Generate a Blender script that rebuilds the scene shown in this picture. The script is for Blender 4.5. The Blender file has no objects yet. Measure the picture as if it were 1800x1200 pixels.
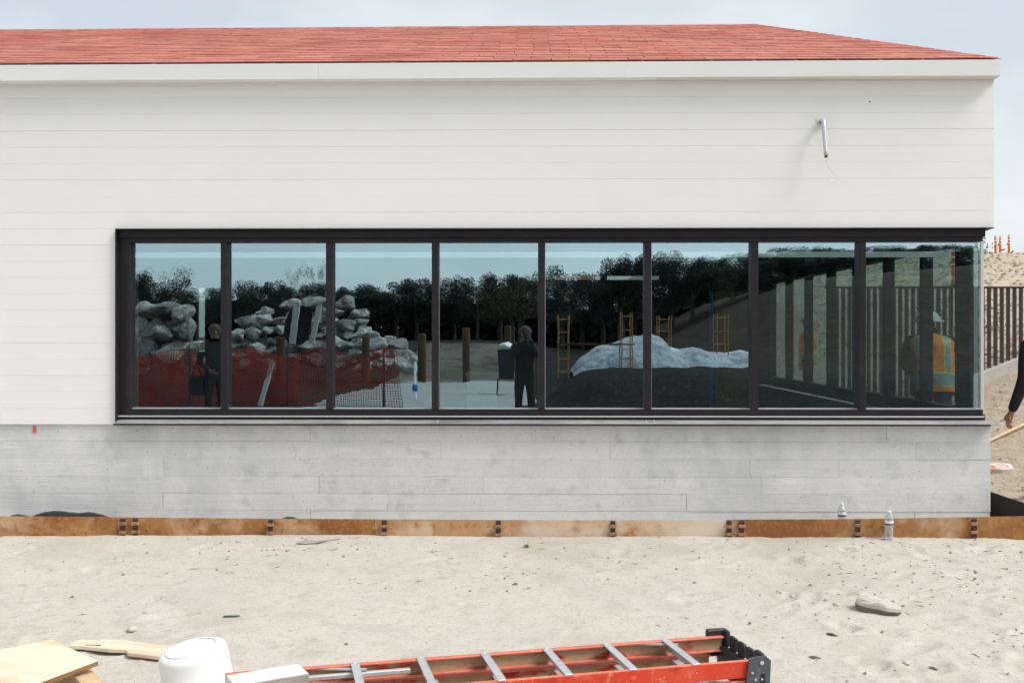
import bpy, bmesh, math, random
import numpy as np
from mathutils import Vector, Matrix, Euler

R = math.radians
random.seed(7)
rng = np.random.default_rng(7)
sc = bpy.context.scene
C = sc.collection

# ------------------------------------------------------------------ camera, sky, sun, exposure
CAM_D, CAM_Z, YAW, FPX = 7.95, 1.61, 0.0122, 1750.0
cam = bpy.data.cameras.new('camera')
cam.lens = 35.0
cam.sensor_width = 36.0
cam.shift_y = -0.0056
cam.clip_start = 0.02
cam.clip_end = 4000
camo = bpy.data.objects.new('camera', cam)
C.objects.link(camo)
camo.location = (0, -CAM_D, CAM_Z)
camo.rotation_euler = (R(90), 0, YAW)
sc.camera = camo

SUN_EL, SUN_AZ = R(50), R(109)          # azimuth from +Y towards +X
w = bpy.data.worlds.new('World')
sc.world = w
w.use_nodes = True
nt = w.node_tree
bg = nt.nodes['Background']
sky = nt.nodes.new('ShaderNodeTexSky')
sky.sky_type = 'NISHITA'
sky.sun_disc = False
sky.sun_elevation = SUN_EL
sky.sun_rotation = SUN_AZ
sky.air_density = 1.0
sky.dust_density = 3.0
sky.ozone_density = 1.0
# thin high cloud: a pale veil over the clear sky, thicker in soft drifting patches
tc = nt.nodes.new('ShaderNodeTexCoord')
mp = nt.nodes.new('ShaderNodeMapping'); mp.inputs['Scale'].default_value = (1.0, 1.0, 2.6)
no = nt.nodes.new('ShaderNodeTexNoise'); no.inputs['Scale'].default_value = 2.1; no.inputs['Detail'].default_value = 5; no.inputs['Roughness'].default_value = .5
mr = nt.nodes.new('ShaderNodeMapRange'); mr.inputs['From Min'].default_value = .42; mr.inputs['From Max'].default_value = .68
mr.inputs['To Min'].default_value = .58; mr.inputs['To Max'].default_value = .97
mx = nt.nodes.new('ShaderNodeMixRGB'); mx.inputs['Color2'].default_value = (7.1, 7.5, 7.75, 1)
L = nt.links.new
L(tc.outputs['Generated'], mp.inputs['Vector']); L(mp.outputs['Vector'], no.inputs['Vector'])
L(no.outputs['Fac'], mr.inputs['Value']); L(mr.outputs['Result'], mx.inputs['Fac'])
L(sky.outputs['Color'], mx.inputs['Color1']); L(mx.outputs['Color'], bg.inputs['Color'])
bg.inputs['Strength'].default_value = 0.076

sun = bpy.data.lights.new('sun', 'SUN')
sun.energy = 1.9
sun.angle = R(26)
sun.color = (1.0, 0.96, 0.90)
suno = bpy.data.objects.new('sun', sun)
C.objects.link(suno)
sdir = Vector((math.cos(SUN_EL) * math.sin(SUN_AZ), math.cos(SUN_EL) * math.cos(SUN_AZ), math.sin(SUN_EL)))
suno.rotation_euler = sdir.to_track_quat('Z', 'Y').to_euler()
suno.location = sdir * 60

vs = sc.view_settings
vs.view_transform = 'Standard'
vs.look = 'None'
vs.gamma = 1.0
vs.use_curve_mapping = False
vs.exposure = 0.8
sc.cycles.use_denoising = True
sc.cycles.use_adaptive_sampling = True
sc.cycles.adaptive_threshold = .03
sc.cycles.max_bounces = 7
sc.cycles.diffuse_bounces = 3
sc.cycles.glossy_bounces = 3
sc.cycles.transparent_max_bounces = 24
sc.cycles.caustics_reflective = False
sc.cycles.caustics_refractive = False

# ------------------------------------------------------------------ survey helpers
def P(px, py, Y=0.0):
    """The photograph's survey: point of the plane y = Y met by a sight line."""
    u = (px - 900) / FPX
    vx, vy = -math.sin(YAW) + math.cos(YAW) * u, math.cos(YAW) + math.sin(YAW) * u
    t = (Y + CAM_D) / vy
    return Vector((t * vx, Y, CAM_Z + t * (590 - py) / FPX))
def PX(px, Y=0.0): return P(px, 590, Y).x
def PZ(py, Y=0.0, px=921): return P(px, py, Y).z
def RX(px, Y): return P(px, 590, Y).x            # things that stand Y metres in front of the glass (seen mirrored)
def RZ(py, Y): return P(921, py, Y).z

def _hash(ix, iy, seed):
    n = (ix * 374761393 + iy * 668265263 + seed * 982451653) & 0x7fffffff
    n = ((n ^ (n >> 13)) * 1274126177) & 0x7fffffff
    return ((n ^ (n >> 16)) & 0xffff) / 65535.0
def vnoise(x, y, seed=0):
    x = np.asarray(x, float); y = np.asarray(y, float)
    ix = np.floor(x).astype(np.int64); iy = np.floor(y).astype(np.int64)
    fx = x - ix; fy = y - iy
    fx = fx * fx * (3 - 2 * fx); fy = fy * fy * (3 - 2 * fy)
    a = _hash(ix, iy, seed); b = _hash(ix + 1, iy, seed); c = _hash(ix, iy + 1, seed); d = _hash(ix + 1, iy + 1, seed)
    return (a * (1 - fx) + b * fx) * (1 - fy) + (c * (1 - fx) + d * fx) * fy - .5
def fbm(x, y, seed=0, oct=4):
    s, a = 0, 1.0
    for k in range(oct):
        s = s + a * vnoise(np.asarray(x) * 2 ** k, np.asarray(y) * 2 ** k, seed + k * 17)
        a *= .5
    return s
def sstep(a, b, x):
    t = np.clip((np.asarray(x, float) - a) / (b - a), 0, 1)
    return t * t * (3 - 2 * t)

# ------------------------------------------------------------------ materials
MATS = {}
def pmat(name, col, layers=(), rough=.75, metal=0.0, bumps=(), tone=0.0, coords='world', spec=.4, island=False, emit=None, trans=0):
    """layers: (scale, colour, lo, hi, detail, stretch(xyz)); bumps: (scale, strength, distance, stretch)."""
    m = bpy.data.materials.new(name); m.use_nodes = True
    t = m.node_tree; N = t.nodes; bs = N['Principled BSDF']; lk = t.links.new
    if coords == 'world':
        g = N.new('ShaderNodeNewGeometry'); vec = g.outputs['Position']
    else:
        g = N.new('ShaderNodeTexCoord'); vec = g.outputs['Object']
    rgb = N.new('ShaderNodeRGB'); rgb.outputs[0].default_value = (*col, 1); cur = rgb.outputs[0]
    def tex(kind, scale, detail, stretch):
        mpn = N.new('ShaderNodeMapping'); mpn.inputs['Scale'].default_value = stretch
        lk(vec, mpn.inputs['Vector'])
        if kind == 'v':
            tx = N.new('ShaderNodeTexVoronoi'); tx.inputs['Scale'].default_value = scale; lk(mpn.outputs[0], tx.inputs['Vector'])
            return tx.outputs['Distance']
        tx = N.new('ShaderNodeTexNoise'); tx.inputs['Scale'].default_value = scale; tx.inputs['Detail'].default_value = detail
        tx.inputs['Roughness'].default_value = .6
        lk(mpn.outputs[0], tx.inputs['Vector'])
        return tx.outputs['Fac']
    for ly in layers:
        scale, c2, lo, hi, det, st = ly[:6]
        kind = ly[6] if len(ly) > 6 else 'n'
        f = tex(kind, scale, det, st)
        q = N.new('ShaderNodeMapRange'); q.inputs['From Min'].default_value = lo; q.inputs['From Max'].default_value = hi
        lk(f, q.inputs['Value'])
        x = N.new('ShaderNodeMixRGB'); x.inputs['Color2'].default_value = (*c2, 1)
        lk(q.outputs[0], x.inputs['Fac']); lk(cur, x.inputs['Color1']); cur = x.outputs[0]
    if tone:
        oi = N.new('ShaderNodeObjectInfo'); src = oi.outputs['Random']
        if island:
            g2 = N.new('ShaderNodeNewGeometry')
            ad = N.new('ShaderNodeMath'); ad.operation = 'ADD'; lk(src, ad.inputs[0]); lk(g2.outputs['Random Per Island'], ad.inputs[1])
            fr = N.new('ShaderNodeMath'); fr.operation = 'FRACT'; lk(ad.outputs[0], fr.inputs[0]); src = fr.outputs[0]
        q = N.new('ShaderNodeMapRange'); q.inputs['To Min'].default_value = 1 - tone; q.inputs['To Max'].default_value = 1 + tone
        lk(src, q.inputs['Value'])
        hs = N.new('ShaderNodeHueSaturation'); lk(q.outputs[0], hs.inputs['Value']); lk(cur, hs.inputs['Color']); cur = hs.outputs[0]
    lk(cur, bs.inputs['Base Color'])
    bs.inputs['Roughness'].default_value = rough; bs.inputs['Metallic'].default_value = metal
    bs.inputs['Specular IOR Level'].default_value = spec
    prev = None
    for b in bumps:
        f = tex(b[4] if len(b) > 4 else 'n', b[0], 5, b[3])
        bn = N.new('ShaderNodeBump'); bn.inputs['Strength'].default_value = b[1]; bn.inputs['Distance'].default_value = b[2]
        lk(f, bn.inputs['Height'])
        if prev is not None: lk(prev, bn.inputs['Normal'])
        prev = bn.outputs['Normal']
    if prev is not None: lk(prev, bs.inputs['Normal'])
    if emit: bs.inputs['Emission Color'].default_value = (*emit[0], 1); bs.inputs['Emission Strength'].default_value = emit[1]
    if trans: bs.inputs['Transmission Weight'].default_value = trans
    MATS[name] = m
    return m
U = (1, 1, 1)
pmat('siding', (.86, .855, .82), [(.9, (.835, .83, .79), .45, .75, 4, (1, 1, 1)), (6, (.84, .83, .795), .55, .8, 3, (.3, 1, 1))], rough=.55, bumps=[(60, .04, .002, U)], tone=.006)
pmat('trim_white', (.82, .825, .82), [(1.5, (.78, .78, .77), .45, .8, 4, (.4, 1, 1))], rough=.45)
pmat('soffit', (.72, .68, .58), rough=.7)
pmat('shingle', (.48, .172, .125), [(4, (.53, .22, .17), .4, .7, 4, U), (1.1, (.40, .108, .078), .5, .75, 3, U), (28, (.27, .065, .05), .60, .70, 3, (.16, 1, 1)), (160, (.25, .06, .045), .60, .74, 2, U)],
     rough=.9, bumps=[(220, .5, .004, U)], tone=.13, island=True)
pmat('roof_deck', (.08, .05, .045), rough=.9)
pmat('concrete', (.70, .70, .69),
     [(.9, (.57, .58, .59), .42, .64, 5, (1, 1, .45)), (2.6, (.70, .70, .69), .5, .68, 5, (1, 1, .5)),
      (7, (.50, .51, .525), .55, .75, 6, (.8, 1, 1)), (26, (.70, .70, .69), .58, .72, 5, (.14, 1, 1.5)), (55, (.56, .57, .58), .64, .76, 4, (.09, 1, 1.6)),
      (2.0, (.74, .735, .71), .60, .72, 5, (.5, 1, 3)), (13, (.17, .17, .17), .075, .03, 2, U, 'v'), (90, (.46, .46, .46), .58, .74, 3, U)],
     rough=.85, bumps=[(10, .3, .012, (.2, 1, 1.6)), (40, .5, .005, (.08, 1, 1.8)), (90, .35, .003, U)], tone=.05)
pmat('sand', (.555, .522, .462),
     [(1.3, (.53, .505, .46), .4, .7, 4, U), (5, (.46, .425, .37), .5, .75, 4, U), (.7, (.455, .415, .355), .52, .68, 5, U), (16, (.43, .39, .33), .56, .70, 5, U), (40, (.42, .385, .33), .55, .72, 3, U), (150, (.36, .325, .27), .60, .72, 2, U)],
     rough=.95, bumps=[(11, .25, .03, U), (30, .4, .012, U), (140, .6, .007, U)], spec=.1)
pmat('soil', (.46, .385, .30), [(.8, (.52, .45, .36), .4, .7, 5, U), (6, (.37, .30, .22), .5, .75, 5, U), (35, (.56, .50, .42), .55, .7, 4, U), (70, (.19, .145, .10), .6, .72, 3, U)],
     rough=.97, bumps=[(9, .6, .06, U), (45, .7, .03, U)], spec=.1)
pmat('yard_soil', (.085, .074, .060), [(.3, (.13, .115, .095), .45, .6, 5, U), (2, (.05, .043, .034), .5, .7, 5, U), (14, (.035, .028, .022), .55, .7, 4, U)],
     rough=.97, bumps=[(6, .6, .08, U), (25, .6, .03, U)], spec=.1)
pmat('dark_soil', (.018, .016, .014), [(1.2, (.010, .009, .008), .45, .6, 5, U), (9, (.045, .039, .033), .55, .66, 5, U), (22, (.013, .011, .009), .52, .62, 4, U), (40, (.14, .12, .10), .64, .70, 3, U)], rough=.97, bumps=[(8, .8, .08, U), (30, .8, .04, U)], spec=.1)
pmat('hill_soil', (.024, .016, .011), [(.25, (.022, .018, .014), .42, .60, 5, (1, 1, 2)), (1.5, (.050, .030, .018), .52, .66, 5, U), (6, (.020, .016, .012), .52, .66, 5, U), (20, (.09, .06, .04), .62, .70, 4, U)], rough=.97, bumps=[(6, .8, .1, U)], spec=.1)
pmat('path_concrete', (.24, .24, .23), [(2, (.19, .19, .18), .45, .7, 5, U)], rough=.9)
pmat('bronze', (.016, .013, .016), [(8, (.024, .020, .024), .5, .75, 4, (.4, 1, 1)), (40, (.045, .042, .045), .68, .78, 4, (.2, 1, 1))], rough=.5, spec=.28)
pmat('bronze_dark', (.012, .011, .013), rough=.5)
pmat('bead', (.62, .63, .63), rough=.4, metal=.3)
pmat('sill_metal', (.36, .36, .37), [(5, (.20, .20, .21), .45, .65, 5, (.25, 1, 1)), (22, (.42, .42, .42), .55, .75, 5, (.3, 1, 1)), (2.2, (.16, .155, .16), .56, .72, 4, (.5, 1, 1))], rough=.5, metal=.15)
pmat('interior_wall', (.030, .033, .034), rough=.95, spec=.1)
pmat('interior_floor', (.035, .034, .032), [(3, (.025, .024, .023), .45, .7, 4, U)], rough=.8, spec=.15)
pmat('interior_white', (.78, .78, .75), rough=.6)
pmat('rail_added_glow', (.78, .78, .75), rough=.6, emit=((.95, 1.0, .94), .2))  # glow added so the pale rail shows through the glass
pmat('cream', (.72, .68, .56), [(8, (.62, .58, .47), .5, .75, 4, U)], rough=.6)
pmat('rust', (.38, .185, .062),
     [(1.6, (.27, .105, .032), .42, .60, 5, (1, 1, 1.6)), (2.6, (.52, .33, .19), .52, .66, 5, (1, 1, 1.3)), (11, (.23, .085, .028), .53, .70, 6, U),
      (34, (.50, .27, .10), .56, .72, 5, U), (1.05, (.60, .47, .36), .60, .72, 4, U), (120, (.14, .06, .03), .62, .74, 3, U)],
     rough=.85, bumps=[(60, .35, .004, U), (14, .2, .01, U)], tone=.05)
pmat('rust_dusty', (.47, .275, .14),
     [(1.6, (.36, .165, .06), .44, .62, 5, (1, 1, 1.6)), (2.6, (.60, .44, .30), .48, .62, 5, (1, 1, 1.3)), (11, (.33, .145, .055), .56, .72, 6, U),
      (34, (.56, .36, .19), .56, .72, 5, U), (1.05, (.64, .53, .43), .54, .68, 4, U), (120, (.20, .10, .05), .64, .76, 3, U)],
     rough=.85, bumps=[(60, .35, .004, U), (14, .2, .01, U)])
pmat('rust_clip', (.42, .21, .10), [(40, (.20, .10, .06), .45, .65, 4, U)], rough=.8, bumps=[(90, .4, .003, U)])
pmat('stake', (.055, .040, .045), [(30, (.11, .075, .07), .5, .7, 4, U)], rough=.6, metal=.3)
pmat('black_plastic', (.018, .018, .022), rough=.42)
pmat('plate_shade', (.022, .017, .014), [(20, (.06, .04, .028), .6, .75, 4, U)], rough=.85)
pmat('wood', (.58, .42, .26), [(3, (.50, .34, .19), .45, .7, 5, (1, 14, 8)), (16, (.64, .50, .34), .5, .75, 5, (.5, 6, 6))], rough=.8, coords='obj', bumps=[(20, .2, .004, (.3, 8, 8))], tone=.05)
pmat('plywood', (.70, .60, .47), [(1.6, (.60, .46, .32), .46, .62, 5, (1.2, 9, 5)), (5, (.72, .62, .49), .5, .7, 5, (1, 8, 8)), (40, (.48, .36, .24), .66, .76, 3, (.4, 5, 5))], rough=.85, coords='obj')
pmat('plywood_edge', (.32, .19, .08), [(8, (.22, .12, .05), .45, .7, 4, (1, 1, 14))], rough=.85)
pmat('grey_wood', (.36, .34, .31), [(4, (.25, .235, .21), .45, .7, 5, (1, 12, 14)), (20, (.46, .44, .41), .5, .75, 5, (.4, 8, 8))], rough=.9, coords='obj', bumps=[(25, .3, .004, (.2, 8, 8))])
pmat('white_paint', (.74, .72, .68), [(5, (.63, .60, .55), .5, .72, 5, (1, 3, 3))], rough=.7, coords='obj')
pmat('bucket', (.80, .81, .80), [(3, (.74, .74, .72), .5, .7, 4, U), (9, (.45, .44, .42), .68, .78, 5, U)], rough=.38)
pmat('bucket_print', (.52, .53, .54), rough=.6)
pmat('ladder_red', (.60, .046, .016), [(3, (.64, .085, .035), .45, .7, 4, U), (4, (.60, .34, .24), .60, .78, 6, (.4, 1, 1)), (26, (.66, .26, .18), .56, .74, 5, U), (90, (.55, .45, .36), .66, .74, 3, U), (9, (.40, .028, .012), .56, .72, 5, U)], rough=.5, coords='obj')
pmat('ladder_flange', (.72, .20, .13), [(12, (.62, .12, .07), .45, .7, 4, (.3, 1, 1)), (30, (.78, .34, .25), .55, .72, 4, U)], rough=.55, coords='obj')
pmat('ladder_inner', (.46, .33, .20), [(5, (.52, .40, .26), .45, .7, 5, (.5, 1, 2)), (8, (.50, .05, .02), .53, .60, 5, (.5, 1, 1.6)), (50, (.22, .12, .07), .62, .72, 4, U)], rough=.85, coords='obj')
pmat('aluminium', (.66, .67, .68), [(9, (.56, .56, .56), .45, .7, 5, (.3, 1, 1)), (30, (.48, .44, .39), .62, .76, 4, U)], rough=.45, metal=.55, coords='obj')
pmat('cap_black', (.022, .022, .026), [(25, (.10, .10, .105), .58, .75, 5, U), (7, (.05, .05, .055), .5, .7, 4, U)], rough=.55)
pmat('cap_grey', (.075, .08, .095), [(25, (.15, .155, .17), .5, .72, 5, U)], rough=.6)
pmat('rock', (.53, .50, .45), [(3, (.47, .43, .37), .45, .7, 5, U), (14, (.58, .55, .50), .5, .7, 5, U), (45, (.34, .30, .25), .62, .74, 4, U)], rough=.92, bumps=[(12, .35, .015, U), (50, .5, .008, U)])
pmat('rock_shade', (.20, .17, .13), [(12, (.14, .115, .085), .45, .7, 5, U)], rough=.95, bumps=[(20, .6, .015, U)])
pmat('boulder', (.27, .26, .235), [(1.2, (.13, .12, .105), .45, .62, 5, U), (4, (.42, .41, .375), .52, .66, 5, U), (12, (.05, .045, .04), .56, .70, 5, U)], rough=.95, bumps=[(3, .8, .1, U), (12, .6, .04, U)], tone=.3)
pmat('pebble', (.32, .275, .215), rough=.95, tone=.4, island=True)
pmat('twig', (.16, .115, .08), rough=.95, tone=.4, island=True)
pmat('leaf_green', (.055, .13, .03), rough=.7)
pmat('foliage', (.020, .030, .020), [(.5, (.010, .016, .013), .45, .65, 3, U)], rough=.8, tone=.4, island=True, spec=.2)
pmat('foliage_olive', (.045, .042, .02), [(1.2, (.026, .024, .012), .45, .65, 3, U)], rough=.8, tone=.35, island=True, spec=.2)
pmat('bark', (.06, .045, .035), rough=.95)
pmat('post_wood', (.085, .042, .022), [(6, (.05, .026, .015), .45, .7, 4, (4, 4, .4))], rough=.9)
pmat('netting', (.27, .024, .012), rough=.65, tone=.05)
pmat('dark_steel', (.03, .03, .032), rough=.6)
pmat('scaffold', (.30, .14, .04), rough=.6)
pmat('shotcrete', (.34, .36, .39), [(2, (.20, .22, .25), .45, .62, 5, U), (.8, (.46, .47, .49), .52, .66, 4, U)], rough=.9, bumps=[(2.5, .9, .3, U), (9, .6, .06, U)])
pmat('fence_brown', (.045, .028, .024), [(9, (.065, .042, .036), .45, .7, 4, (6, 6, .6))], rough=.55)
pmat('curb', (.60, .575, .53), [(4, (.50, .47, .42), .5, .72, 5, U)], rough=.9, bumps=[(30, .3, .005, U)])
pmat('orange_marker', (.82, .13, .02), rough=.5)
pmat('white_marker', (.80, .80, .78), rough=.5)
pmat('vest_orange', (.95, .24, .02), rough=.8)
pmat('vest_yellow', (.60, .66, .10), rough=.6)
pmat('vest_silver', (.26, .31, .28), rough=.4)
pmat('hard_hat', (.55, .57, .58), rough=.35)
pmat('skin', (.30, .145, .09), rough=.55)
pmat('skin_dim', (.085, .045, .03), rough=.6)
pmat('black_cloth', (.010, .010, .012), [(14, (.018, .018, .02), .5, .7, 4, U)], rough=.92, bumps=[(11, .5, .03, U)])
pmat('navy_cloth', (.020, .026, .040), rough=.92, bumps=[(11, .5, .03, U)])
pmat('denim', (.05, .07, .11), rough=.92)
pmat('brown_hair', (.05, .028, .015), rough=.8)
pmat('boot', (.05, .035, .025), rough=.8)
pmat('camera_black', (.012, .012, .013), rough=.45)
pmat('hollow_shade', (.008, .008, .010), rough=.95, spec=.05, bumps=[(2, .8, .2, U)])
pmat('conduit_grey', (.56, .58, .61), rough=.35, metal=.35)
pmat('bin_dark', (.018, .022, .028), rough=.6)
pmat('bag_white', (.72, .74, .75), rough=.5, bumps=[(14, .6, .05, U)])
pmat('tape_blue', (.03, .12, .42), rough=.6)
pmat('tape_orange', (.80, .10, .02), rough=.6)
pmat('panel_brown', (.30, .155, .065), [(4, (.22, .11, .045), .45, .7, 4, (3, 3, .4))], rough=.8)
pmat('terracotta', (.60, .26, .12), rough=.85)
pmat('stud', (.62, .44, .20), rough=.8)
pmat('sign_green', (.45, .70, .58), rough=.6)
pmat('label_print', (.03, .05, .12), rough=.5)
pmat('label_white', (.75, .76, .76), rough=.5)
pmat('bottle_cap', (.78, .80, .80), rough=.4)

def glass_mat(name, refl, tint, coat_tint, dirt):
    m = bpy.data.materials.new(name); m.use_nodes = True
    t = m.node_tree; N = t.nodes; N.remove(N['Principled BSDF']); out = N['Material Output']; lk = t.links.new
    tr = N.new('ShaderNodeBsdfTransparent'); tr.inputs['Color'].default_value = (*tint, 1)
    gl = N.new('ShaderNodeBsdfGlossy'); gl.inputs['Color'].default_value = (*coat_tint, 1); gl.inputs['Roughness'].default_value = 0.0
    fr = N.new('ShaderNodeFresnel')              # thin sheet: the far face reflects like the near one
    gb = N.new('ShaderNodeNewGeometry'); qi = N.new('ShaderNodeMapRange'); qi.inputs['To Min'].default_value = 1.5; qi.inputs['To Max'].default_value = 1 / 1.5
    lk(gb.outputs['Backfacing'], qi.inputs['Value']); lk(qi.outputs[0], fr.inputs['IOR'])
    ad = N.new('ShaderNodeMath'); ad.operation = 'ADD'; ad.use_clamp = True; ad.inputs[1].default_value = refl
    lk(fr.outputs[0], ad.inputs[0])
    mxs = N.new('ShaderNodeMixShader'); lk(ad.outputs[0], mxs.inputs[0]); lk(tr.outputs[0], mxs.inputs[1]); lk(gl.outputs[0], mxs.inputs[2])
    cur = mxs.outputs[0]
    g = N.new('ShaderNodeNewGeometry')
    if dirt:
        nb = N.new('ShaderNodeTexNoise'); nb.inputs['Scale'].default_value = 5; nb.inputs['Detail'].default_value = 2; lk(g.outputs['Position'], nb.inputs['Vector'])
        bn = N.new('ShaderNodeBump'); bn.inputs['Strength'].default_value = .004; bn.inputs['Distance'].default_value = .02
        lk(nb.outputs['Fac'], bn.inputs['Height']); lk(bn.outputs[0], gl.inputs['Normal'])
        # dried splashes and dust specks on the outer face
        n1 = N.new('ShaderNodeTexNoise'); n1.inputs['Scale'].default_value = 150; n1.inputs['Detail'].default_value = 2; lk(g.outputs['Position'], n1.inputs['Vector'])
        n2 = N.new('ShaderNodeTexNoise'); n2.inputs['Scale'].default_value = 1.7; n2.inputs['Detail'].default_value = 4; lk(g.outputs['Position'], n2.inputs['Vector'])
        q1 = N.new('ShaderNodeMapRange'); q1.inputs['From Min'].default_value = .62; q1.inputs['From Max'].default_value = .74; q1.inputs['To Max'].default_value = dirt; q1.inputs['To Min'].default_value = 0; lk(n1.outputs['Fac'], q1.inputs['Value'])
        q2 = N.new('ShaderNodeMapRange'); q2.inputs['From Min'].default_value = .40; q2.inputs['From Max'].default_value = .62; lk(n2.outputs['Fac'], q2.inputs['Value'])
        mu = N.new('ShaderNodeMath'); mu.operation = 'MULTIPLY'; lk(q1.outputs[0], mu.inputs[0]); lk(q2.outputs[0], mu.inputs[1])
        df = N.new('ShaderNodeBsdfDiffuse'); df.inputs['Color'].default_value = (.55, .55, .53, 1)
        m2 = N.new('ShaderNodeMixShader'); lk(mu.outputs[0], m2.inputs[0]); lk(cur, m2.inputs[1]); lk(df.outputs[0], m2.inputs[2]); cur = m2.outputs[0]
    lk(cur, out.inputs['Surface'])
    MATS[name] = m
glass_mat('glass_coated', .60, (.74, 1.0, 1.0), (.68, .92, 1.0), .05)
glass_mat('glass_inner', .0, (.97, .99, .99), (1, 1, 1), 0)
glass_mat('glass_clear', .0, (.93, .99, .98), (1, 1, 1), 0)
def bottle_mat():
    m = bpy.data.materials.new('bottle_plastic'); m.use_nodes = True
    t = m.node_tree; N = t.nodes; N.remove(N['Principled BSDF']); out = N['Material Output']; lk = t.links.new
    tr = N.new('ShaderNodeBsdfTransparent'); tr.inputs['Color'].default_value = (.88, .91, .92, 1)
    gl = N.new('ShaderNodeBsdfGlossy'); gl.inputs['Roughness'].default_value = .12
    df = N.new('ShaderNodeBsdfDiffuse'); df.inputs['Color'].default_value = (.80, .83, .85, 1)
    a = N.new('ShaderNodeMixShader'); a.inputs[0].default_value = .5; lk(df.outputs[0], a.inputs[1]); lk(gl.outputs[0], a.inputs[2])
    lw = N.new('ShaderNodeLayerWeight'); lw.inputs['Blend'].default_value = .45
    q = N.new('ShaderNodeMapRange'); q.inputs['To Min'].default_value = .22; q.inputs['To Max'].default_value = .85; lk(lw.outputs['Facing'], q.inputs['Value'])
    b = N.new('ShaderNodeMixShader'); lk(q.outputs[0], b.inputs[0]); lk(tr.outputs[0], b.inputs[1]); lk(a.outputs[0], b.inputs[2])
    lk(b.outputs[0], out.inputs['Surface']); MATS['bottle_plastic'] = m
bottle_mat()

# ------------------------------------------------------------------ mesh helpers
class MB:
    """Collects solids; build() links them as one mesh object."""
    def __init__(s): s.v, s.f, s.mi = [], [], []
    def add(s, verts, faces, mi=0):
        o = len(s.v); s.v += [tuple(v) for v in verts]
        s.f += [tuple(i + o for i in f) for f in faces]; s.mi += [mi] * len(faces)
        return s
    def box(s, a, b, mi=0, bev=0.0, M=None):
        x0, y0, z0 = a; x1, y1, z1 = b
        if bev:
            bm = bmesh.new(); bmesh.ops.create_cube(bm, size=1)
            for v in bm.verts: v.co = Vector(((x0 + x1) / 2 + v.co.x * (x1 - x0), (y0 + y1) / 2 + v.co.y * (y1 - y0), (z0 + z1) / 2 + v.co.z * (z1 - z0)))
            bmesh.ops.bevel(bm, geom=list(bm.edges), offset=bev, segments=1, affect='EDGES')
            bm.verts.index_update(); vv = [v.co.copy() for v in bm.verts]; ff = [[v.index for v in f.verts] for f in bm.faces]; bm.free()
        else:
            vv = [Vector(p) for p in ((x0, y0, z0), (x1, y0, z0), (x1, y1, z0), (x0, y1, z0), (x0, y0, z1), (x1, y0, z1), (x1, y1, z1), (x0, y1, z1))]
            ff = [(0, 3, 2, 1), (4, 5, 6, 7), (0, 1, 5, 4), (1, 2, 6, 5), (2, 3, 7, 6), (3, 0, 4, 7)]
        if M is not None: vv = [M @ v for v in vv]
        return s.add(vv, ff, mi)
    def tube(s, pts, rad, n=10, mi=0, cap=True):
        pts = [Vector(p) for p in pts]; rr = rad if isinstance(rad, (list, tuple)) else [rad] * len(pts)
        vv, ff = [], []; prev = None
        for i, p in enumerate(pts):
            d = (pts[min(i + 1, len(pts) - 1)] - pts[max(i - 1, 0)]).normalized()
            u = d.orthogonal().normalized() if prev is None else (prev - d * prev.dot(d)).normalized()
            prev = u; w_ = d.cross(u)
            for k in range(n):
                a = 2 * math.pi * k / n
                vv.append(p + (u * math.cos(a) + w_ * math.sin(a)) * rr[i])
        for i in range(len(pts) - 1):
            for k in range(n):
                k2 = (k + 1) % n
                ff.append((i * n + k, i * n + k2, (i + 1) * n + k2, (i + 1) * n + k))
        if cap: ff += [tuple(range(n))[::-1], tuple(range((len(pts) - 1) * n, len(pts) * n))]
        return s.add(vv, ff, mi)
    def lathe(s, prof, n=20, c=(0, 0, 0), mi=0, M=None):
        vv, ff = [], []
        for r, z in prof:
            for k in range(n):
                a = 2 * math.pi * k / n; vv.append(Vector((c[0] + r * math.cos(a), c[1] + r * math.sin(a), c[2] + z)))
        for i in range(len(prof) - 1):
            for k in range(n):
                k2 = (k + 1) % n; ff.append((i * n + k, i * n + k2, (i + 1) * n + k2, (i + 1) * n + k))
        if M is not None: vv = [M @ v for v in vv]
        return s.add(vv, ff, mi)
    def prism(s, poly, off, mi=0):
        """poly: list of 3-d points, extruded by vector off."""
        n = len(poly); a = [Vector(p) for p in poly]; b = [p + Vector(off) for p in a]
        ff = [tuple(range(n))[::-1], tuple(range(n, 2 * n))] + [(i, (i + 1) % n, (i + 1) % n + n, i + n) for i in range(n)]
        return s.add(a + b, ff, mi)
    def mesh(s, name, mats, smooth=False, origin=(0, 0, 0)):
        o = Vector(origin); me = bpy.data.meshes.new(name)
        me.from_pydata([tuple(Vector(v) - o) for v in s.v], [], s.f)
        for m in (mats if isinstance(mats, (list, tuple)) else [mats]): me.materials.append(MATS[m])
        me.polygons.foreach_set('material_index', s.mi)
        if smooth: me.polygons.foreach_set('use_smooth', [True] * len(me.polygons))
        bm = bmesh.new(); bm.from_mesh(me); bmesh.ops.recalc_face_normals(bm, faces=bm.faces); bm.to_mesh(me); bm.free()
        me.update(); return me
    def build(s, name, mats, parent=None, smooth=False, origin=None):
        if origin is None: origin = ORG.get(parent.name, (0, 0, 0)) if parent is not None else (0, 0, 0)
        return link(name, s.mesh(name, mats, smooth, origin), parent)
ORG = {}                                   # world position that a thing's local coordinates start from
def link(name, me, parent=None):
    o = bpy.data.objects.new(name, me); C.objects.link(o)
    if parent is not None:
        o.parent = parent; ORG[o.name] = ORG.get(parent.name, (0, 0, 0))
    return o
def tag(o, label, cat, group=None):
    o['label'] = label; o['category'] = cat
    if group: o['group'] = group
    return o
def struct(o): o['kind'] = 'structure'; return o
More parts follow.
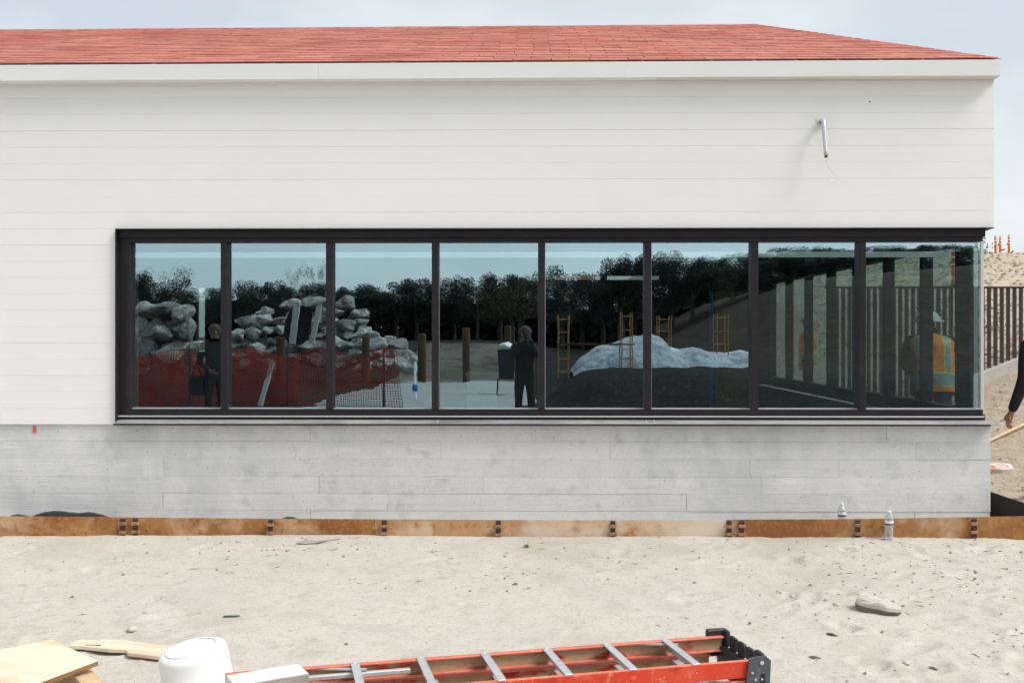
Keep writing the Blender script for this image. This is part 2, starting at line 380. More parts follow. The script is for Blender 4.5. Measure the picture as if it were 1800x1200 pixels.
def thing(name, label, cat, loc=(0, 0, 0), rot=(0, 0, 0), group=None, world=False):
    o = bpy.data.objects.new(name, None); o.empty_display_size = .1; C.objects.link(o)
    o.location = loc; o.rotation_euler = rot
    ORG[o.name] = tuple(loc) if world else (0, 0, 0)
    return tag(o, label, cat, group)
def single(name, mb, mats, label, cat, loc, group=None, smooth=False, world=True):
    o = link(name, mb.mesh(name, mats, smooth, loc if world else (0, 0, 0))); o.location = loc
    return tag(o, label, cat, group)
def grid_mesh(name, xs, ys, zfun, mats, matfun=None):
    X, Y = np.meshgrid(xs, ys); Z = zfun(X, Y)
    nx, ny = len(xs), len(ys)
    v = np.stack([X.ravel(), Y.ravel(), Z.ravel()], 1)
    i = np.arange(nx * ny).reshape(ny, nx)
    f = np.stack([i[:-1, :-1].ravel(), i[:-1, 1:].ravel(), i[1:, 1:].ravel(), i[1:, :-1].ravel()], 1)
    me = bpy.data.meshes.new(name)
    me.vertices.add(len(v)); me.vertices.foreach_set('co', v.ravel())
    me.loops.add(f.size); me.loops.foreach_set('vertex_index', f.ravel().astype(np.int32))
    me.polygons.add(len(f)); me.polygons.foreach_set('loop_start', np.arange(0, f.size, 4, dtype=np.int32))
    me.polygons.foreach_set('use_smooth', np.ones(len(f), bool))
    for m in mats: me.materials.append(MATS[m])
    if matfun is not None:
        c = v[f].mean(1); me.polygons.foreach_set('material_index', matfun(c[:, 0], c[:, 1]).astype(np.int32))
    me.update(calc_edges=True)
    o = bpy.data.objects.new(name, me); C.objects.link(o)
    return o

# ------------------------------------------------------------------ terrain
PLATE_Y = -0.26
XC = PX(1743)                                   # outer corner of the concrete
SIDE_X = 3.85
def h_front(x, y):
    t = np.clip((np.asarray(y) + 3.2) / 2.9, 0, 1)
    z = .065 * t ** 1.5
    rough = .35 + .65 * sstep(0, 3.2, x)
    z = z + fbm(x * .8, y * .8, 3, 3) * .022 + (fbm(x * 3.1, y * 3.1, 11, 3) * .016 + np.abs(fbm(x * 9, y * 9, 23, 3)) * .010 + fbm(x * 34, y * 34, 31, 2) * .0035) * rough
    for cx, cy, a, s1, s2, d in FEET:
        dx, dy = x - cx, y - cy
        u = (dx * math.cos(a) + dy * math.sin(a)) / s1; v = (-dx * math.sin(a) + dy * math.cos(a)) / s2
        q = u * u + v * v
        z = z - d * np.exp(-q ** 2) + d * .7 * np.exp(-(np.sqrt(q) - 1.35) ** 2 * 9)
    return z
FEET = [(random.uniform(-4.2, 4.2), random.uniform(-3.4, -.5), random.uniform(0, 3.1), random.uniform(.10, .15), random.uniform(.04, .06), random.uniform(.003, .010)) for _ in range(70)]
FEET += [(random.uniform(1.6, 4.2), random.uniform(-3.2, -.5), random.uniform(0, 3.1), random.uniform(.06, .16), random.uniform(.04, .09), random.uniform(.006, .016)) for _ in range(60)]
yard = grid_mesh('sand_yard', np.concatenate([np.linspace(-16, -6.3, 50), np.linspace(-6.2, 6.6, 560), np.linspace(6.7, 16, 50)]), np.linspace(-6.4, PLATE_Y - .004, 290), h_front, ['sand'])
struct(yard)
strip = grid_mesh('planting_strip', np.linspace(-8, SIDE_X, 300), np.linspace(PLATE_Y + .012, .12, 16), lambda x, y: .105 + fbm(x * 4, y * 4, 5, 3) * .02 + np.abs(fbm(x * 15, y * 15, 8, 2)) * .01, ['sand'])
struct(strip)

def hr65(x): return np.clip(.97 + .39 * (np.asarray(x, float) - 6.67), .22, 1.36)
def h_right(x, y):
    x = np.asarray(x, float); y = np.asarray(y, float)
    front = .24 + .05 * np.clip(x - 4, 0, 6)
    t = np.clip((y - .2) / 6.3, 0, 1)
    z = front * (1 - t) + hr65(x) * t + .09 * np.sin(np.clip(t, 0, 1) * math.pi) * sstep(3.9, 5, x)
    z = z + np.clip(y - 6.9, 0, 46) * .115 * sstep(4.2, 9.5, x)
    amp = .02 + .10 * sstep(7, 16, y)
    z = z + fbm(x * 1.1, y * 1.1, 41, 4) * amp * .9 + np.abs(fbm(x * 6, y * 6, 47, 3)) * .04 - .012
    z = z - .5 * sstep(.0, -6, x)
    return z
ys = np.concatenate([np.linspace(PLATE_Y + .012, 7, 240), 7 + 53 * np.linspace(0, 1, 200)[1:] ** 1.5, [70, 90, 130]])
xs = np.concatenate([np.linspace(SIDE_X + .012, 9, 170), 9 + 50 * np.linspace(0, 1, 150)[1:] ** 1.4])
struct(grid_mesh('hillside', xs, ys, h_right, ['soil']))
ys2 = np.concatenate([np.linspace(6.9, 20, 40), np.linspace(21, 130, 40)])
struct(grid_mesh('back_yard', np.linspace(-40, SIDE_X + .012, 90), ys2, h_right, ['soil']))

def h_back(x, y):                                # the site in front of the building, beyond the photographer
    x = np.asarray(x, float); Y = -np.asarray(y, float)
    z = .9 * sstep(29, 37, Y) * sstep(4, -2, x) + .35 * sstep(30, 40, Y)
    z = z + 4.6 * sstep(3.2, 17, x - .05 * (Y - 30)) * sstep(17, 52, Y) + 1.4 * sstep(16, 34, x) * sstep(8, 30, Y)
    z = z + 1.0 * sstep(.1, 1.6, x) * sstep(9.8, 12.6, Y) * sstep(19, 14.5, Y) * (.86 - .15 * sstep(4, 9, x))
    z = z + fbm(x * .35, Y * .35, 61, 4) * .16 * sstep(13, 22, Y) + np.abs(fbm(x * 2.2, Y * 2.2, 67, 4)) * .10 * sstep(9, 14, Y) * (.25 + .75 * sstep(-1, 1, x))
    return z - .01
def back_mat(x, y):
    Y = -y
    m = np.zeros(len(x))
    edge = fbm(x * .4, Y * .4, 71, 3)
    m[(x > .0 + edge) & (Y > 9.6)] = 1            # dark tilled soil bank
    m[(x > 4.2 + edge * 3) & (Y > 19)] = 2        # bare hillside
    m[(x < 0 + edge) & (Y > 13) & (Y < 28 + edge * 3)] = 3
    m[(x < -4.9 + edge * .5) & (Y > 13)] = 1
    m[(Y > 44) & (x < 8)] = 1
    m[(Y < 13 + edge) & (m == 0)] = 4             # unseen pale sand carried on to here to bounce light onto the wall
    m[(Y < 9.6)] = 4
    return m
xb = np.concatenate([np.linspace(-120, -26, 40), np.linspace(-25, 25, 240), np.linspace(26, 120, 40)])
yb = -np.concatenate([np.linspace(6.38, 45, 240), np.linspace(46, 190, 60)])
struct(grid_mesh('site_ground', xb, yb[::-1], h_back, ['yard_soil', 'dark_soil', 'hill_soil', 'path_concrete', 'sand'], back_mat))
g = MB().add([(-1500, -1500, -.45), (1500, -1500, -.45), (1500, 1500, -.45), (-1500, 1500, -.45)], [(0, 1, 2, 3)]).build('ground', 'yard_soil')
struct(g)

# ------------------------------------------------------------------ building
XL = -7.6
XR = PX(1747)                                   # siding corner
WX0, WX1 = PX(205), PX(1732)
WZ1, WZ0 = PZ(403), PZ(747)
CZ = PZ(745)
B = thing('building', 'low white clapboard building with red shingle roof, ribbon window and concrete base', 'building', (0, 0, 0))
DEPTH = 6.8
ROW = .1307
Z0 = PZ(171)
# siding boards (front face), one object per course
top_z = PZ(146)
for k in range(-1, 20):
    zt = min(Z0 - ROW * k, top_z) if k >= 0 else top_z + .03
    zb = Z0 - ROW * (k + 1)
    jog = random.uniform(-.0008, .0008)
    x1 = XR if zb > WZ1 - .02 else WX0 - .002
    zb2 = max(zb, WZ1 + .004) if x1 == XR else zb
    MB().box((XL, jog, zb2 + .0003), (x1, .02 + jog, zt - .0003), bev=.0008).build('siding_board', 'siding', B)
# backing and the other walls
MB().box((XL + .01, .0205, WZ1 + .03), (XR - .02, .11, 3.70)).build('wall', 'siding', B)
MB().box((XL + .01, .0205, CZ - .05), (WX0 - .01, .11, WZ1 + .03)).build('wall', 'siding', B)
for k in range(9):                               # siding on the right return, above its glass
    zt = Z0 - ROW * k if k else top_z; zb = max(Z0 - ROW * (k + 1), WZ1 + .004)
    if k == 0: zt = top_z + .03; zb = Z0 - ROW
    MB().box((XR - .02, .022, zb + .0012), (XR, DEPTH, zt - .0012), bev=.0018).build('siding_board', 'siding', B)
MB().box((XR - .10, .115, WZ1 + .03), (XR - .022, DEPTH - .1, 3.70)).build('wall', 'siding', B)
MB().box((XL, .115, 0), (XL + .12, DEPTH, 3.70)).build('wall', 'siding', B)

# ---- concrete base with board-formed panels
base = MB().box((XL, .034, -.3), (XC - .012, .30, CZ - .004)).box((XC - .30, .302, -.3), (XC - .012, DEPTH, CZ - .004)).build('concrete_base', 'concrete', B)
joints = {0: [545, 935, 1205, 1560], 1: [775, 1073, 1612], 2: [285, 1320, 1476], 3: [560, 850, 1340], 4: [285, 680, 1208], 5: [150, 545, 1076, 1610]}
rows = [745, 776.5, 807.5, 838.5, 868.5, 898.5, 930]
for r_ in range(6):
    xsr = [XL] + [PX(p) for p in joints[r_]] + [XC]
    zt, zb = PZ(rows[r_]), PZ(rows[r_ + 1]) if r_ < 5 else .03
    for a, b in zip(xsr[:-1], xsr[1:]):
        d = random.uniform(.0, .0045)
        gap = random.choice([.0004, .0006, .0014])
        MB().box((a + .0005, .017 + d, zb + gap), (b - random.choice([.0005, .0005, .0025]), .0335, zt), bev=.0012).build('concrete_panel', 'concrete', base)
    MB().box((XC - .0115, .036, zb + .0008), (XC + random.uniform(-.002, .002), DEPTH, zt), bev=.001).build('concrete_panel', 'concrete', base)

# ---- gutter and soffit
def gut_z(x): return PZ(137, -.105) + .0022 * x    # falls a little towards the left end
gx0, gx1 = XL - .1, PX(1757, -.105)
GF = -.105
gm = MB()
def gpt(x, y, dz): return (x, y, gut_z(x) + dz)
GH = .122
prof = [(GF, 0), (GF - .004, GH), (GF + .004, GH + .002), (GF + .006, GH - .015), (GF + .01, .01), (-.004, .01), (-.002, -.004), (GF + .004, -.004)]
n = len(prof)
for xa, xb_ in ((gx0, PX(560, GF)), (PX(560, GF) + .001, PX(1100, GF)), (PX(1100, GF) + .001, gx1)):
    vv = [gpt(xa, y, z) for y, z in prof] + [gpt(xb_, y, z) for y, z in prof]
    gm.add(vv, [(i, (i + 1) % n, (i + 1) % n + n, i + n) for i in range(n)] + [tuple(range(n)), tuple(range(n, 2 * n))])
gm.box((gx1 - .001, GF + .002, gut_z(gx1)), (gx1 + .004, DEPTH, gut_z(gx1) + GH))
gm.build('gutter', 'trim_white', B)
MB().box((XL, -.1, top_z + .012), (XR - .002, -.001, top_z + .03)).build('soffit', 'soffit', B)
MB().box((XL, -.016, top_z - .012), (XR, -.0015, top_z + .012), bev=.002).build('frieze_trim', 'trim_white', B)
for px in (50, 270, 480, 690, 905, 1130, 1251, 1326, 1400, 1474, 1548, 1622):
    x = PX(px, GF); MB().box((x - .012, GF + .005, gut_z(x) + GH), (x + .012, GF + .10, gut_z(x) + GH + .004)).build('gutter_strap', 'trim_white', B)

# ---- roof
EZ = PZ(109, GF + .02)
RD = 3.35
ez = lambda x: EZ + .0022 * x
RIDGE_Z = PZ(48.5, RD + GF)
hip_x = PX(1332, RD + GF)
eave_y = GF + .02
eave_x = gx1 - .01
rl = ez(XL) - EZ
deck = MB()
A0 = Vector((XL - .1, eave_y, ez(XL))); A1 = Vector((eave_x, eave_y, ez(eave_x)))
R0 = Vector((XL - .1, RD + GF, RIDGE_Z + rl * 1.6)); R1 = Vector((hip_x, RD + GF, RIDGE_Z + .0035 * hip_x))
K0 = Vector((XL - .1, 2 * RD, ez(XL))); K1 = Vector((eave_x, 2 * RD, ez(eave_x)))
deck.add([A0, A1, R1, R0, K0, K1], [(0, 1, 2, 3), (3, 2, 5, 4), (1, 5, 2), (0, 3, 4), (0, 4, 5, 1)])
roof = deck.build('roof', 'roof_deck', B)
# shingle courses between eave and ridge; the lowest courses are single pieces, the rest one part
sv = R0 - A0; up_len = math.hypot(RD, R1.z - A1.z)
EXPO, TAB = .142, .305
nrow = int(up_len / EXPO)
def shingle_mesh(wd, seed):
    rr = random.Random(seed); L_ = EXPO * 1.18; t0, t1 = .011, .003
    e = [rr.uniform(-.003, .003) for _ in range(4)]
    mb = MB().add([(0, e[0] * .6, .001), (wd, e[1] * .6, .001), (wd, L_, .0), (0, L_, .0), (0, e[0] * .6, t0 + e[2] * .4), (wd, e[1] * .6, t0 + e[3] * .4), (wd, L_, t1), (0, L_, t1)],
                  [(0, 3, 2, 1), (4, 5, 6, 7), (0, 1, 5, 4), (1, 2, 6, 5), (2, 3, 7, 6), (3, 0, 4, 7)])
    return mb
variants = [shingle_mesh(TAB - .006, i) for i in range(6)]
vmesh = [v.mesh('shingle', 'shingle') for v in variants]
rest = MB(); singles = 0
cand = []
for r_ in range(nrow + 1):
    t = r_ * EXPO / up_len
    if t > .995: break
    left, right = A0.lerp(R0, t), A1.lerp(R1, t)
    off = (r_ % 2) * .5 * TAB + random.uniform(-.02, .02)
    x = left.x - off
    while x < right.x - .03:
        cand.append((r_, x, t, left, right)); x += TAB
tilt_x = math.atan2(.0022, 1)
for r_, x, t, left, right in cand:
    z = left.z + (right.z - left.z) * (x - left.x) / (right.x - left.x)
    y = left.y + (right.y - left.y) * (x - left.x) / (right.x - left.x)
    pitch = math.atan2(R1.z - A1.z, RD)
    Mx = Matrix.Translation((x, y, z + .004)) @ Euler((pitch + .018 + random.uniform(-.004, .006), -tilt_x, random.uniform(-.006, .006))).to_matrix().to_4x4()
    k = random.randrange(6)
    wcut = min(1.0, (right.x - x) / TAB)
    inview = x > -4.4
    if singles < 300 and inview and r_ < 11:
        if wcut < 1: Mx = Mx @ Matrix.Diagonal((max(wcut, .12), 1, 1, 1))
        o = link('shingle', vmesh[k], roof); o.matrix_local = Mx; singles += 1
    else:
        Mx = Mx @ Matrix.Diagonal((max(wcut, .12), 1, 1, 1))
        rest.add([Mx @ Vector(v) for v in variants[k].v], variants[k].f)
# hip end facing right, hip caps and ridge caps
hs = (R1 - A1); nh = 24
for r_ in range(nh):
    t = r_ / nh; a = A1.lerp(R1, t); b = K1.lerp(R1, t); m_ = 0
    Ln = (b - a).length - .3; q = .3
    nrm = (K1 - A1).cross(R1 - A1).normalized(); upv = (R1 - (A1 + K1) / 2).normalized(); al = (K1 - A1).normalized()
    while q < Ln - .05:
        p = a + al * q + nrm * -.004
        wdt = min(TAB - .006, Ln - q)
        sg = 1 if nrm.x > 0 else -1
        p0 = p + nrm * sg * .004
        rest.add([p0, p0 + al * wdt, p0 + al * wdt + upv * .10, p0 + upv * .10, p0 + nrm * sg * .01, p0 + al * wdt + nrm * sg * .01, p0 + al * wdt + upv * .10 + nrm * sg * .002, p0 + upv * .10 + nrm * sg * .002],
                 [(0, 3, 2, 1), (4, 5, 6, 7), (0, 1, 5, 4), (1, 2, 6, 5), (2, 3, 7, 6), (3, 0, 4, 7)])
        q += TAB
ro = rest.build('shingle_field', 'shingle', roof); ro['kind'] = 'stuff'
cap = MB()
d = (R1 - A1); ln = d.length; dn = d.normalized(); side = dn.cross(Vector((0, 0, 1))).normalized()
for i in range(int(ln / .14)):
    p = A1 + dn * (.14 * i) + Vector((0, 0, .012))
    up = Vector((0, 0, 1))
    q0, q1 = p, p + dn * .19
    cap.add([q0 + side * .05 - up * .012 + up * .002, q0 + up * .004, q0 - side * .05 - up * .012 + up * .002, q1 + side * .05 - up * .018, q1 + up * .0, q1 - side * .05 - up * .018],
            [(0, 1, 4, 3), (1, 2, 5, 4), (0, 2, 1)])
d = (R0 - R1); ln = d.length; dn = d.normalized()
for i in range(int(ln / .14)):
    p = R1 + dn * (.14 * i) + Vector((0, 0, .0 + random.uniform(0, .003)))
    q0, q1 = p, p + dn * .2
    s_ = Vector((0, .09, -.03)); s2 = Vector((0, -.09, -.03)); uu = Vector((0, 0, .008))
    cap.add([q0 + s2 + uu, q0 + uu * 2, q0 + s_ + uu, q1 + s2, q1 + uu, q1 + s_], [(0, 1, 4, 3), (1, 2, 5, 4), (0, 2, 1)])
cap.build('ridge_cap', 'shingle', roof)

# ---- ribbon window
W = bpy.data.objects.new('window', None); C.objects.link(W); W.parent = B; ORG[W.name] = (0, 0, 0)
GY = .075                                        # glass plane
GX = PX(1727, .03)                               # glass of the right return
gz0, gz1 = PZ(718.5, .05), PZ(425, .05)
mull = [394, 579, 765, 952, 1139, 1327, 1516]
# surround fins and head
MB().box((WX0, -.03, WZ0), (WX0 + .010, .10, WZ1 - .002)).build('jamb_fin', 'bronze', W)
MB().box((WX0, -.036, WZ1 - .001), (PX(1748, -.03), .10, WZ1 + .004)).build('head_flashing', 'bronze', W)
MB().box((PX(1748, -.03) - .07, .101, WZ1 - .001), (PX(1752, -.03) + .004, DEPTH - .3, WZ1 + .004)).build('head_flashing', 'bronze', W)
MB().box((WX0 + .0105, .006, PZ(417)), (PX(1733), .11, PZ(405.5)), bev=.002).build('header', 'bronze', W)
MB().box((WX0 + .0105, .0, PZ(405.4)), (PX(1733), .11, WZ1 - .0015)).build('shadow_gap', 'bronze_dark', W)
MB().box((PX(219), .022, PZ(425)), (PX(1730), .11, PZ(417.2)), bev=.0015).build('head_frame', 'bronze', W)
MB().box((WX0 + .0105, .030, PZ(733)), (PX(218.5), .11, PZ(417.3))).build('jamb_frame', 'bronze_dark', W)
MB().box((PX(219), .022, PZ(730)), (PX(227.5), .11, PZ(425.3)), bev=.0015).build('jamb_frame', 'bronze', W)
MB().box((PX(219), .018, PZ(730.5)), (PX(1730), .11, PZ(719.8)), bev=.0015).build('sill_frame', 'bronze', W)
MB().box((WX0 + .0105, .000, PZ(733)), (PX(1731), .112, PZ(731)), bev=.0008).build('sill_strip', 'bead', W)
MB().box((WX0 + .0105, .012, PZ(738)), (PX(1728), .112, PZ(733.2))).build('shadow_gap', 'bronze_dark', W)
for m_ in mull:
    MB().box((PX(m_ - 6, .02), .016, PZ(719.6)), (PX(m_ + 6, .02), .14, PZ(425.2)), bev=.0018).build('mullion', 'bronze', W)
edges = [227.5] + mull + [1726]
for i in range(8):
    xa = PX(edges[i] + (0 if i == 0 else 6), .05); xb_ = PX(edges[i + 1] - (6 if i < 7 else 0), .05)
    me = MB().box((xa - .008, GY, gz0 - .008), (xb_ + (.008 if i < 7 else -.002), GY + .024, gz1 + .008)).mesh('pane', ['glass_coated', 'glass_inner'])
    for p in me.polygons: p.material_index = 0 if p.normal.y < -.5 else 1
    po = link('pane', me, W)
    cpx, cpz = (xa + xb_) / 2, (gz0 + gz1) / 2
    po.matrix_local = Matrix.Translation((cpx, GY, cpz)) @ Euler((R(random.uniform(-.05, .05)), 0, R(random.uniform(-.05, .05)))).to_matrix().to_4x4() @ Matrix.Translation((-cpx, -GY, -cpz))
    MB().box((xa, .058, gz0 - .004), (xb_, GY - .001, gz0 + .007), bev=.0006).build('glazing_bead_lit', 'bead', W)  # pale bead colour paints the light caught along the pane edge
    MB().box((xa, .066, gz0 + .008), (xa + .0035, GY - .001, gz1 - .001)).build('glazing_bead_lit', 'bead', W)
# sloped sill flashing with a turned-down lip coloured as its shadow line, in two lengths with lapped joints
sz1, sz0 = PZ(738), PZ(746.2, -.06)
for xa, xb_ in ((WX0, PX(768, -.05)), (PX(768, -.05) + .0008, PX(1136, -.05)), (PX(1136, -.05) + .0008, PX(1741, -.06))):
    MB().add([(xa, .012, sz1 + .0), (xb_, .012, sz1), (xb_, -.062, sz0 + .006), (xa, -.062, sz0 + .006), (xa, .012, sz1 - .003), (xb_, .012, sz1 - .003), (xb_, -.060, sz0 - .006), (xa, -.060, sz0 - .006)],
             [(0, 1, 2, 3), (4, 7, 6, 5), (3, 2, 6, 7), (0, 4, 5, 1), (0, 3, 7, 4), (1, 5, 6, 2)]).build('sill_flashing', 'sill_metal', W)
    MB().box((xa, -.0665, sz0 - .008), (xb_, -.0625, sz0 + .004)).build('lip_shadow', 'bronze_dark', W)  # dark strip drawn as the shadow line under the sill lip
for px in (769, 1137, 1151):
    x = PX(px, -.05); MB().add([(x - .003, .010, sz1 + .0015), (x + .003, .010, sz1 + .0015), (x + .003, -.063, sz0 + .0075), (x - .003, -.063, sz0 + .0075)], [(0, 1, 2, 3)]).build('lap_seam', 'bead', W)
xe = PX(1741, -.06) + .0008
MB().add([(xe, .012, sz1), (xe, -.062, sz0 + .006), (xe + .055, -.062, sz0 + .003), (xe + .055, DEPTH - .3, sz0 + .003), (xe, DEPTH - .3, sz1), (xe, .012, sz1 - .006), (xe, -.062, sz0), (xe + .055, -.062, sz0 - .003), (xe + .055, DEPTH - .3, sz0 - .003), (xe, DEPTH - .3, sz1 - .006)],
         [(0, 1, 2), (0, 2, 3, 4), (5, 7, 6), (5, 9, 8, 7), (1, 6, 7, 2), (2, 7, 8, 3), (3, 8, 9, 4), (0, 5, 6, 1)]).build('sill_flashing', 'sill_metal', W)
# right return: glass corner, mullions running back
V = bpy.data.objects.new('return_window', None); C.objects.link(V); V.parent = B; ORG[V.name] = (0, 0, 0)
NB, MS = 7, .925
ye = .12 + NB * MS
MB().box((GX - .10, .112, PZ(730)), (GX + .02, ye, PZ(719.8)), bev=.0015).build('sill_frame', 'bronze', V)
MB().box((GX - .10, .112, PZ(425)), (GX + .02, ye, PZ(405.5)), bev=.0015).build('head_frame', 'bronze', V)
MB().box((GX - .02, .014, PZ(719)), (GX + .004, .03, PZ(426)), bev=.001).build('corner_bead', 'bead', V)
MB().box((GX - .06, .13, PZ(719)), (GX - .03, .40, PZ(425.5))).build('corner_post', 'bronze_dark', V)
for k in range(1, NB + 1):
    y = .12 + k * MS
    MB().box((GX - .085, y - .032, PZ(719)), (GX + .012, y + .035, PZ(425.5)), bev=.002).build('mullion', 'bronze', V)
for k in range(NB):
    ya, yb_ = (.12 if k else .105) + k * MS + .036, .12 + (k + 1) * MS - .036
    MB().box((GX - .020, ya - (.004 if k else 0), gz0 - .004), (GX - .008, yb_ + .004, gz1 + .004)).build('pane', 'glass_clear', V)
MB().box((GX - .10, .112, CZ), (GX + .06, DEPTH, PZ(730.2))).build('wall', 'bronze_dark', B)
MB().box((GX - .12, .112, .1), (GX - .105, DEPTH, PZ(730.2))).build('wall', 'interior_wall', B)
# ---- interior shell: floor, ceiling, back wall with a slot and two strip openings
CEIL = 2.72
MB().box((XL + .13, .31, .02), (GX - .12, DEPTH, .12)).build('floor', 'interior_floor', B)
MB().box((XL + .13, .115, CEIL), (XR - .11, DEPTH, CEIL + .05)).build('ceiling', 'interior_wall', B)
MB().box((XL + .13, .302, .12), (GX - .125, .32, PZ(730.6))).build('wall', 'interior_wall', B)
by = DEPTH - .12
ops = [(PX(345, by), PX(360, by), PZ(618, by), PZ(505, by)), (PX(975, by), PX(1056, by), PZ(492, by), PZ(484.5, by)), (PX(1067, by), PX(1160, by), PZ(492, by), PZ(484.5, by))]
cuts = sorted(set([XL + .13, GX + .02] + [o for p in ops for o in p[:2]]))
bw = MB()
for a, b in zip(cuts[:-1], cuts[1:]):
    mid = (a + b) / 2; hole = [p for p in ops if p[0] < mid < p[1]]
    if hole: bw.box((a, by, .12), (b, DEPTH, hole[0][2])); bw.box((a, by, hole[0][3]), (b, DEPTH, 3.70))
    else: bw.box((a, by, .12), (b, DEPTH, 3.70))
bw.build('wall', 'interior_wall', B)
MB().box((PX(345, by), by + .02, PZ(523, by)), (PX(360, by), by + .08, PZ(514, by))).build('transom', 'bronze_dark', B)
MB().box((PX(975, by) - .1, DEPTH + 1.6, PZ(498, by + 1.6)), (PX(1047, by + 1.6), DEPTH + 1.7, PZ(470, by + 1.6))).build('outside_beam', 'terracotta', B)
MB().box((PX(235, .35), .33, PZ(719, .35)), (PX(242, .35), .37, PZ(470, .35))).build('wood_stud', 'stud', B)
MB().box((PX(1258, 1.2), 1.2, .12), (PX(1314, 1.2), 1.24, PZ(512, 1.2))).build('wood_panel', 'panel_brown', B)
MB().box((PX(1247, 1.2), 1.19, .12), (PX(1254, 1.2), 1.22, PZ(512, 1.2))).build('blue_strip', 'tape_blue', B)
# small marks on the wall
x = PX(1529); MB().tube([(x, -.003, PZ(181)), (x, .004, PZ(181))], .006, 8).build('screw_hole', 'bronze_dark', B)
ot = P(60, 755, .014)
MB().add([(ot.x - .014, .0135, ot.z + .028), (ot.x + .010, .0135, ot.z + .030), (ot.x + .017, .0135, ot.z - .020), (ot.x + .004, .0135, ot.z - .030), (ot.x - .010, .0135, ot.z - .012)], [(0, 1, 2, 3, 4)]).build('paint_mark', 'tape_orange', B)

# ------------------------------------------------------------------ interior furnishings (seen through the glass)
lr = thing('glow_rail', 'long white linear fixture given an added glow, hung along the inside of the window head', 'light fixture', (0, .45, CEIL), world=True)
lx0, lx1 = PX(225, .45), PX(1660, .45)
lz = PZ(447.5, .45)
MB().box((lx0, .44, lz - .022), (lx1, .50, lz + .022), bev=.003).build('glowing_bar', 'rail_added_glow', lr)
for x in np.linspace(lx0 + .3, lx1 - .2, 6):
    MB().tube([(x, .47, lz + .02), (x, .47, CEIL)], .004, 6).build('hanger', 'dark_steel', lr)
es = thing('emergency_light', 'small pale green emergency light box near the ceiling by the glass corner', 'light fixture', tuple(P(1675, 434, .62)), world=True)
c = P(1674, 433, .62)
MB().box((c.x - .045, .60, c.z - .028), (c.x + .045, .65, c.z + .028), bev=.004).build('housing', 'sign_green', es)
MB().box((c.x - .07, .61, c.z - .05), (c.x - .062, .63, CEIL)).build('bracket', 'interior_white', es)
MB().box((c.x - .0615, .61, c.z - .045), (c.x + .05, .63, c.z - .038)).build('bracket', 'interior_white', es)
cb = thing('cabinet', 'cream floor cabinet standing inside behind the fourth pane', 'cabinet', (PX(846, 1.1), 1.1, .12), world=True)
a, b = P(820, 660, 1.1), P(872, 660, 1.1)
MB().box((a.x, 1.1, .122), (b.x, 1.45, a.z), bev=.005).build('body', 'cream', cb)
MB().box((a.x + .02, 1.088, .2), (b.x - .02, 1.0985, a.z - .12), bev=.003).build('door', 'cream', cb)
MB().box((a.x - .012, 1.075, a.z + .0005), (b.x + .012, 1.46, a.z + .03), bev=.004).build('top', 'cream', cb)

# ------------------------------------------------------------------ conduit stub on the wall
cd = thing('conduit_stub', 'curved grey conduit stub sticking out of the white siding', 'conduit', tuple(P(1442, 215)), world=True)
c0 = P(1442, 214)
q = [Vector((c0.x, .0, c0.z)), Vector((c0.x, -.05, c0.z + .002)), Vector((c0.x, -.085, c0.z - .02))]
e = P(1452, 274, -.15)
for t in np.linspace(.12, 1, 9):
    q.append(Vector((c0.x + (e.x - c0.x) * t ** 1.7, -.085 - .065 * t, c0.z - .02 + (e.z - c0.z + .02) * t)))
MB().tube(q, .0165, 12).build('pipe', 'conduit_grey', cd, smooth=True)
dn = (q[-1] - q[-2]).normalized()
MB().tube([q[-1] - dn * .002, q[-1] + dn * .014], .012, 10).build('wire_end', 'black_plastic', cd)
MB().box((c0.x - .035, -.006, c0.z - .026), (c0.x + .035, -.0005, c0.z + .026), bev=.002).build('wall_plate', 'trim_white', cd)
MB().box((c0.x - .032, -.03, c0.z - .028), (c0.x + .030, -.0062, c0.z - .020), bev=.001).build('strap', 'conduit_grey', cd)
st = [q[-1] + dn * .01]
for px, py in ((1453, 283), (1456, 293), (1462, 302), (1470, 311), (1476, 317), (1472, 320), (1468, 313), (1461, 311), (1455, 315), (1452, 321), (1460, 322), (1470, 321)):
    st.append(P(px, py, -.13))
MB().tube(st, .0022, 5).build('pull_string', 'label_white', cd)

# ------------------------------------------------------------------ weathering steel edging
ed = thing('steel_edging', 'rusty weathering steel edging strip staked along the concrete base', 'edging', (0, PLATE_Y, .05), world=True)
def ez_top(px): return np.interp(px, [-400, 0, 500, 1000, 1500, 1800, 2000], [905, 907, 911.5, 914, 912, 907, 905])
def plate(px0, px1, y0, y1, n=10, notch=None):
    pts = np.linspace(px0, px1, n); mb = MB(); top = [P(p, ez_top(p), y0) for p in pts]
    vv = []
    for t in top:
        vv += [(t.x, y0, -.10), (t.x, y0, t.z), (t.x, y1, t.z), (t.x, y1, -.10)]
    ff = []
    for i in range(n - 1):
        a = i * 4; b = a + 4
        ff += [(a, a + 1, b + 1, b), (a + 1, a + 2, b + 2, b + 1), (a + 2, a + 3, b + 3, b + 2)]
    ff += [(0, 3, 2, 1), ((n - 1) * 4, (n - 1) * 4 + 1, (n - 1) * 4 + 2, (n - 1) * 4 + 3)]
    mb.add(vv, ff); return mb
PY0 = PLATE_Y
plate(-700, 206.5, PY0 - .001, PY0 + .006).build('plate', 'rust', ed)
plate(207.5, 660, PY0, PY0 + .007, 8).build('plate', 'rust', ed)
plate(660.6, 1275, PY0, PY0 + .007, 10).build('plate', 'rust_dusty', ed)
plate(1276, 1990, PY0 - .0015, PY0 + .0055, 12).build('plate', 'rust', ed)
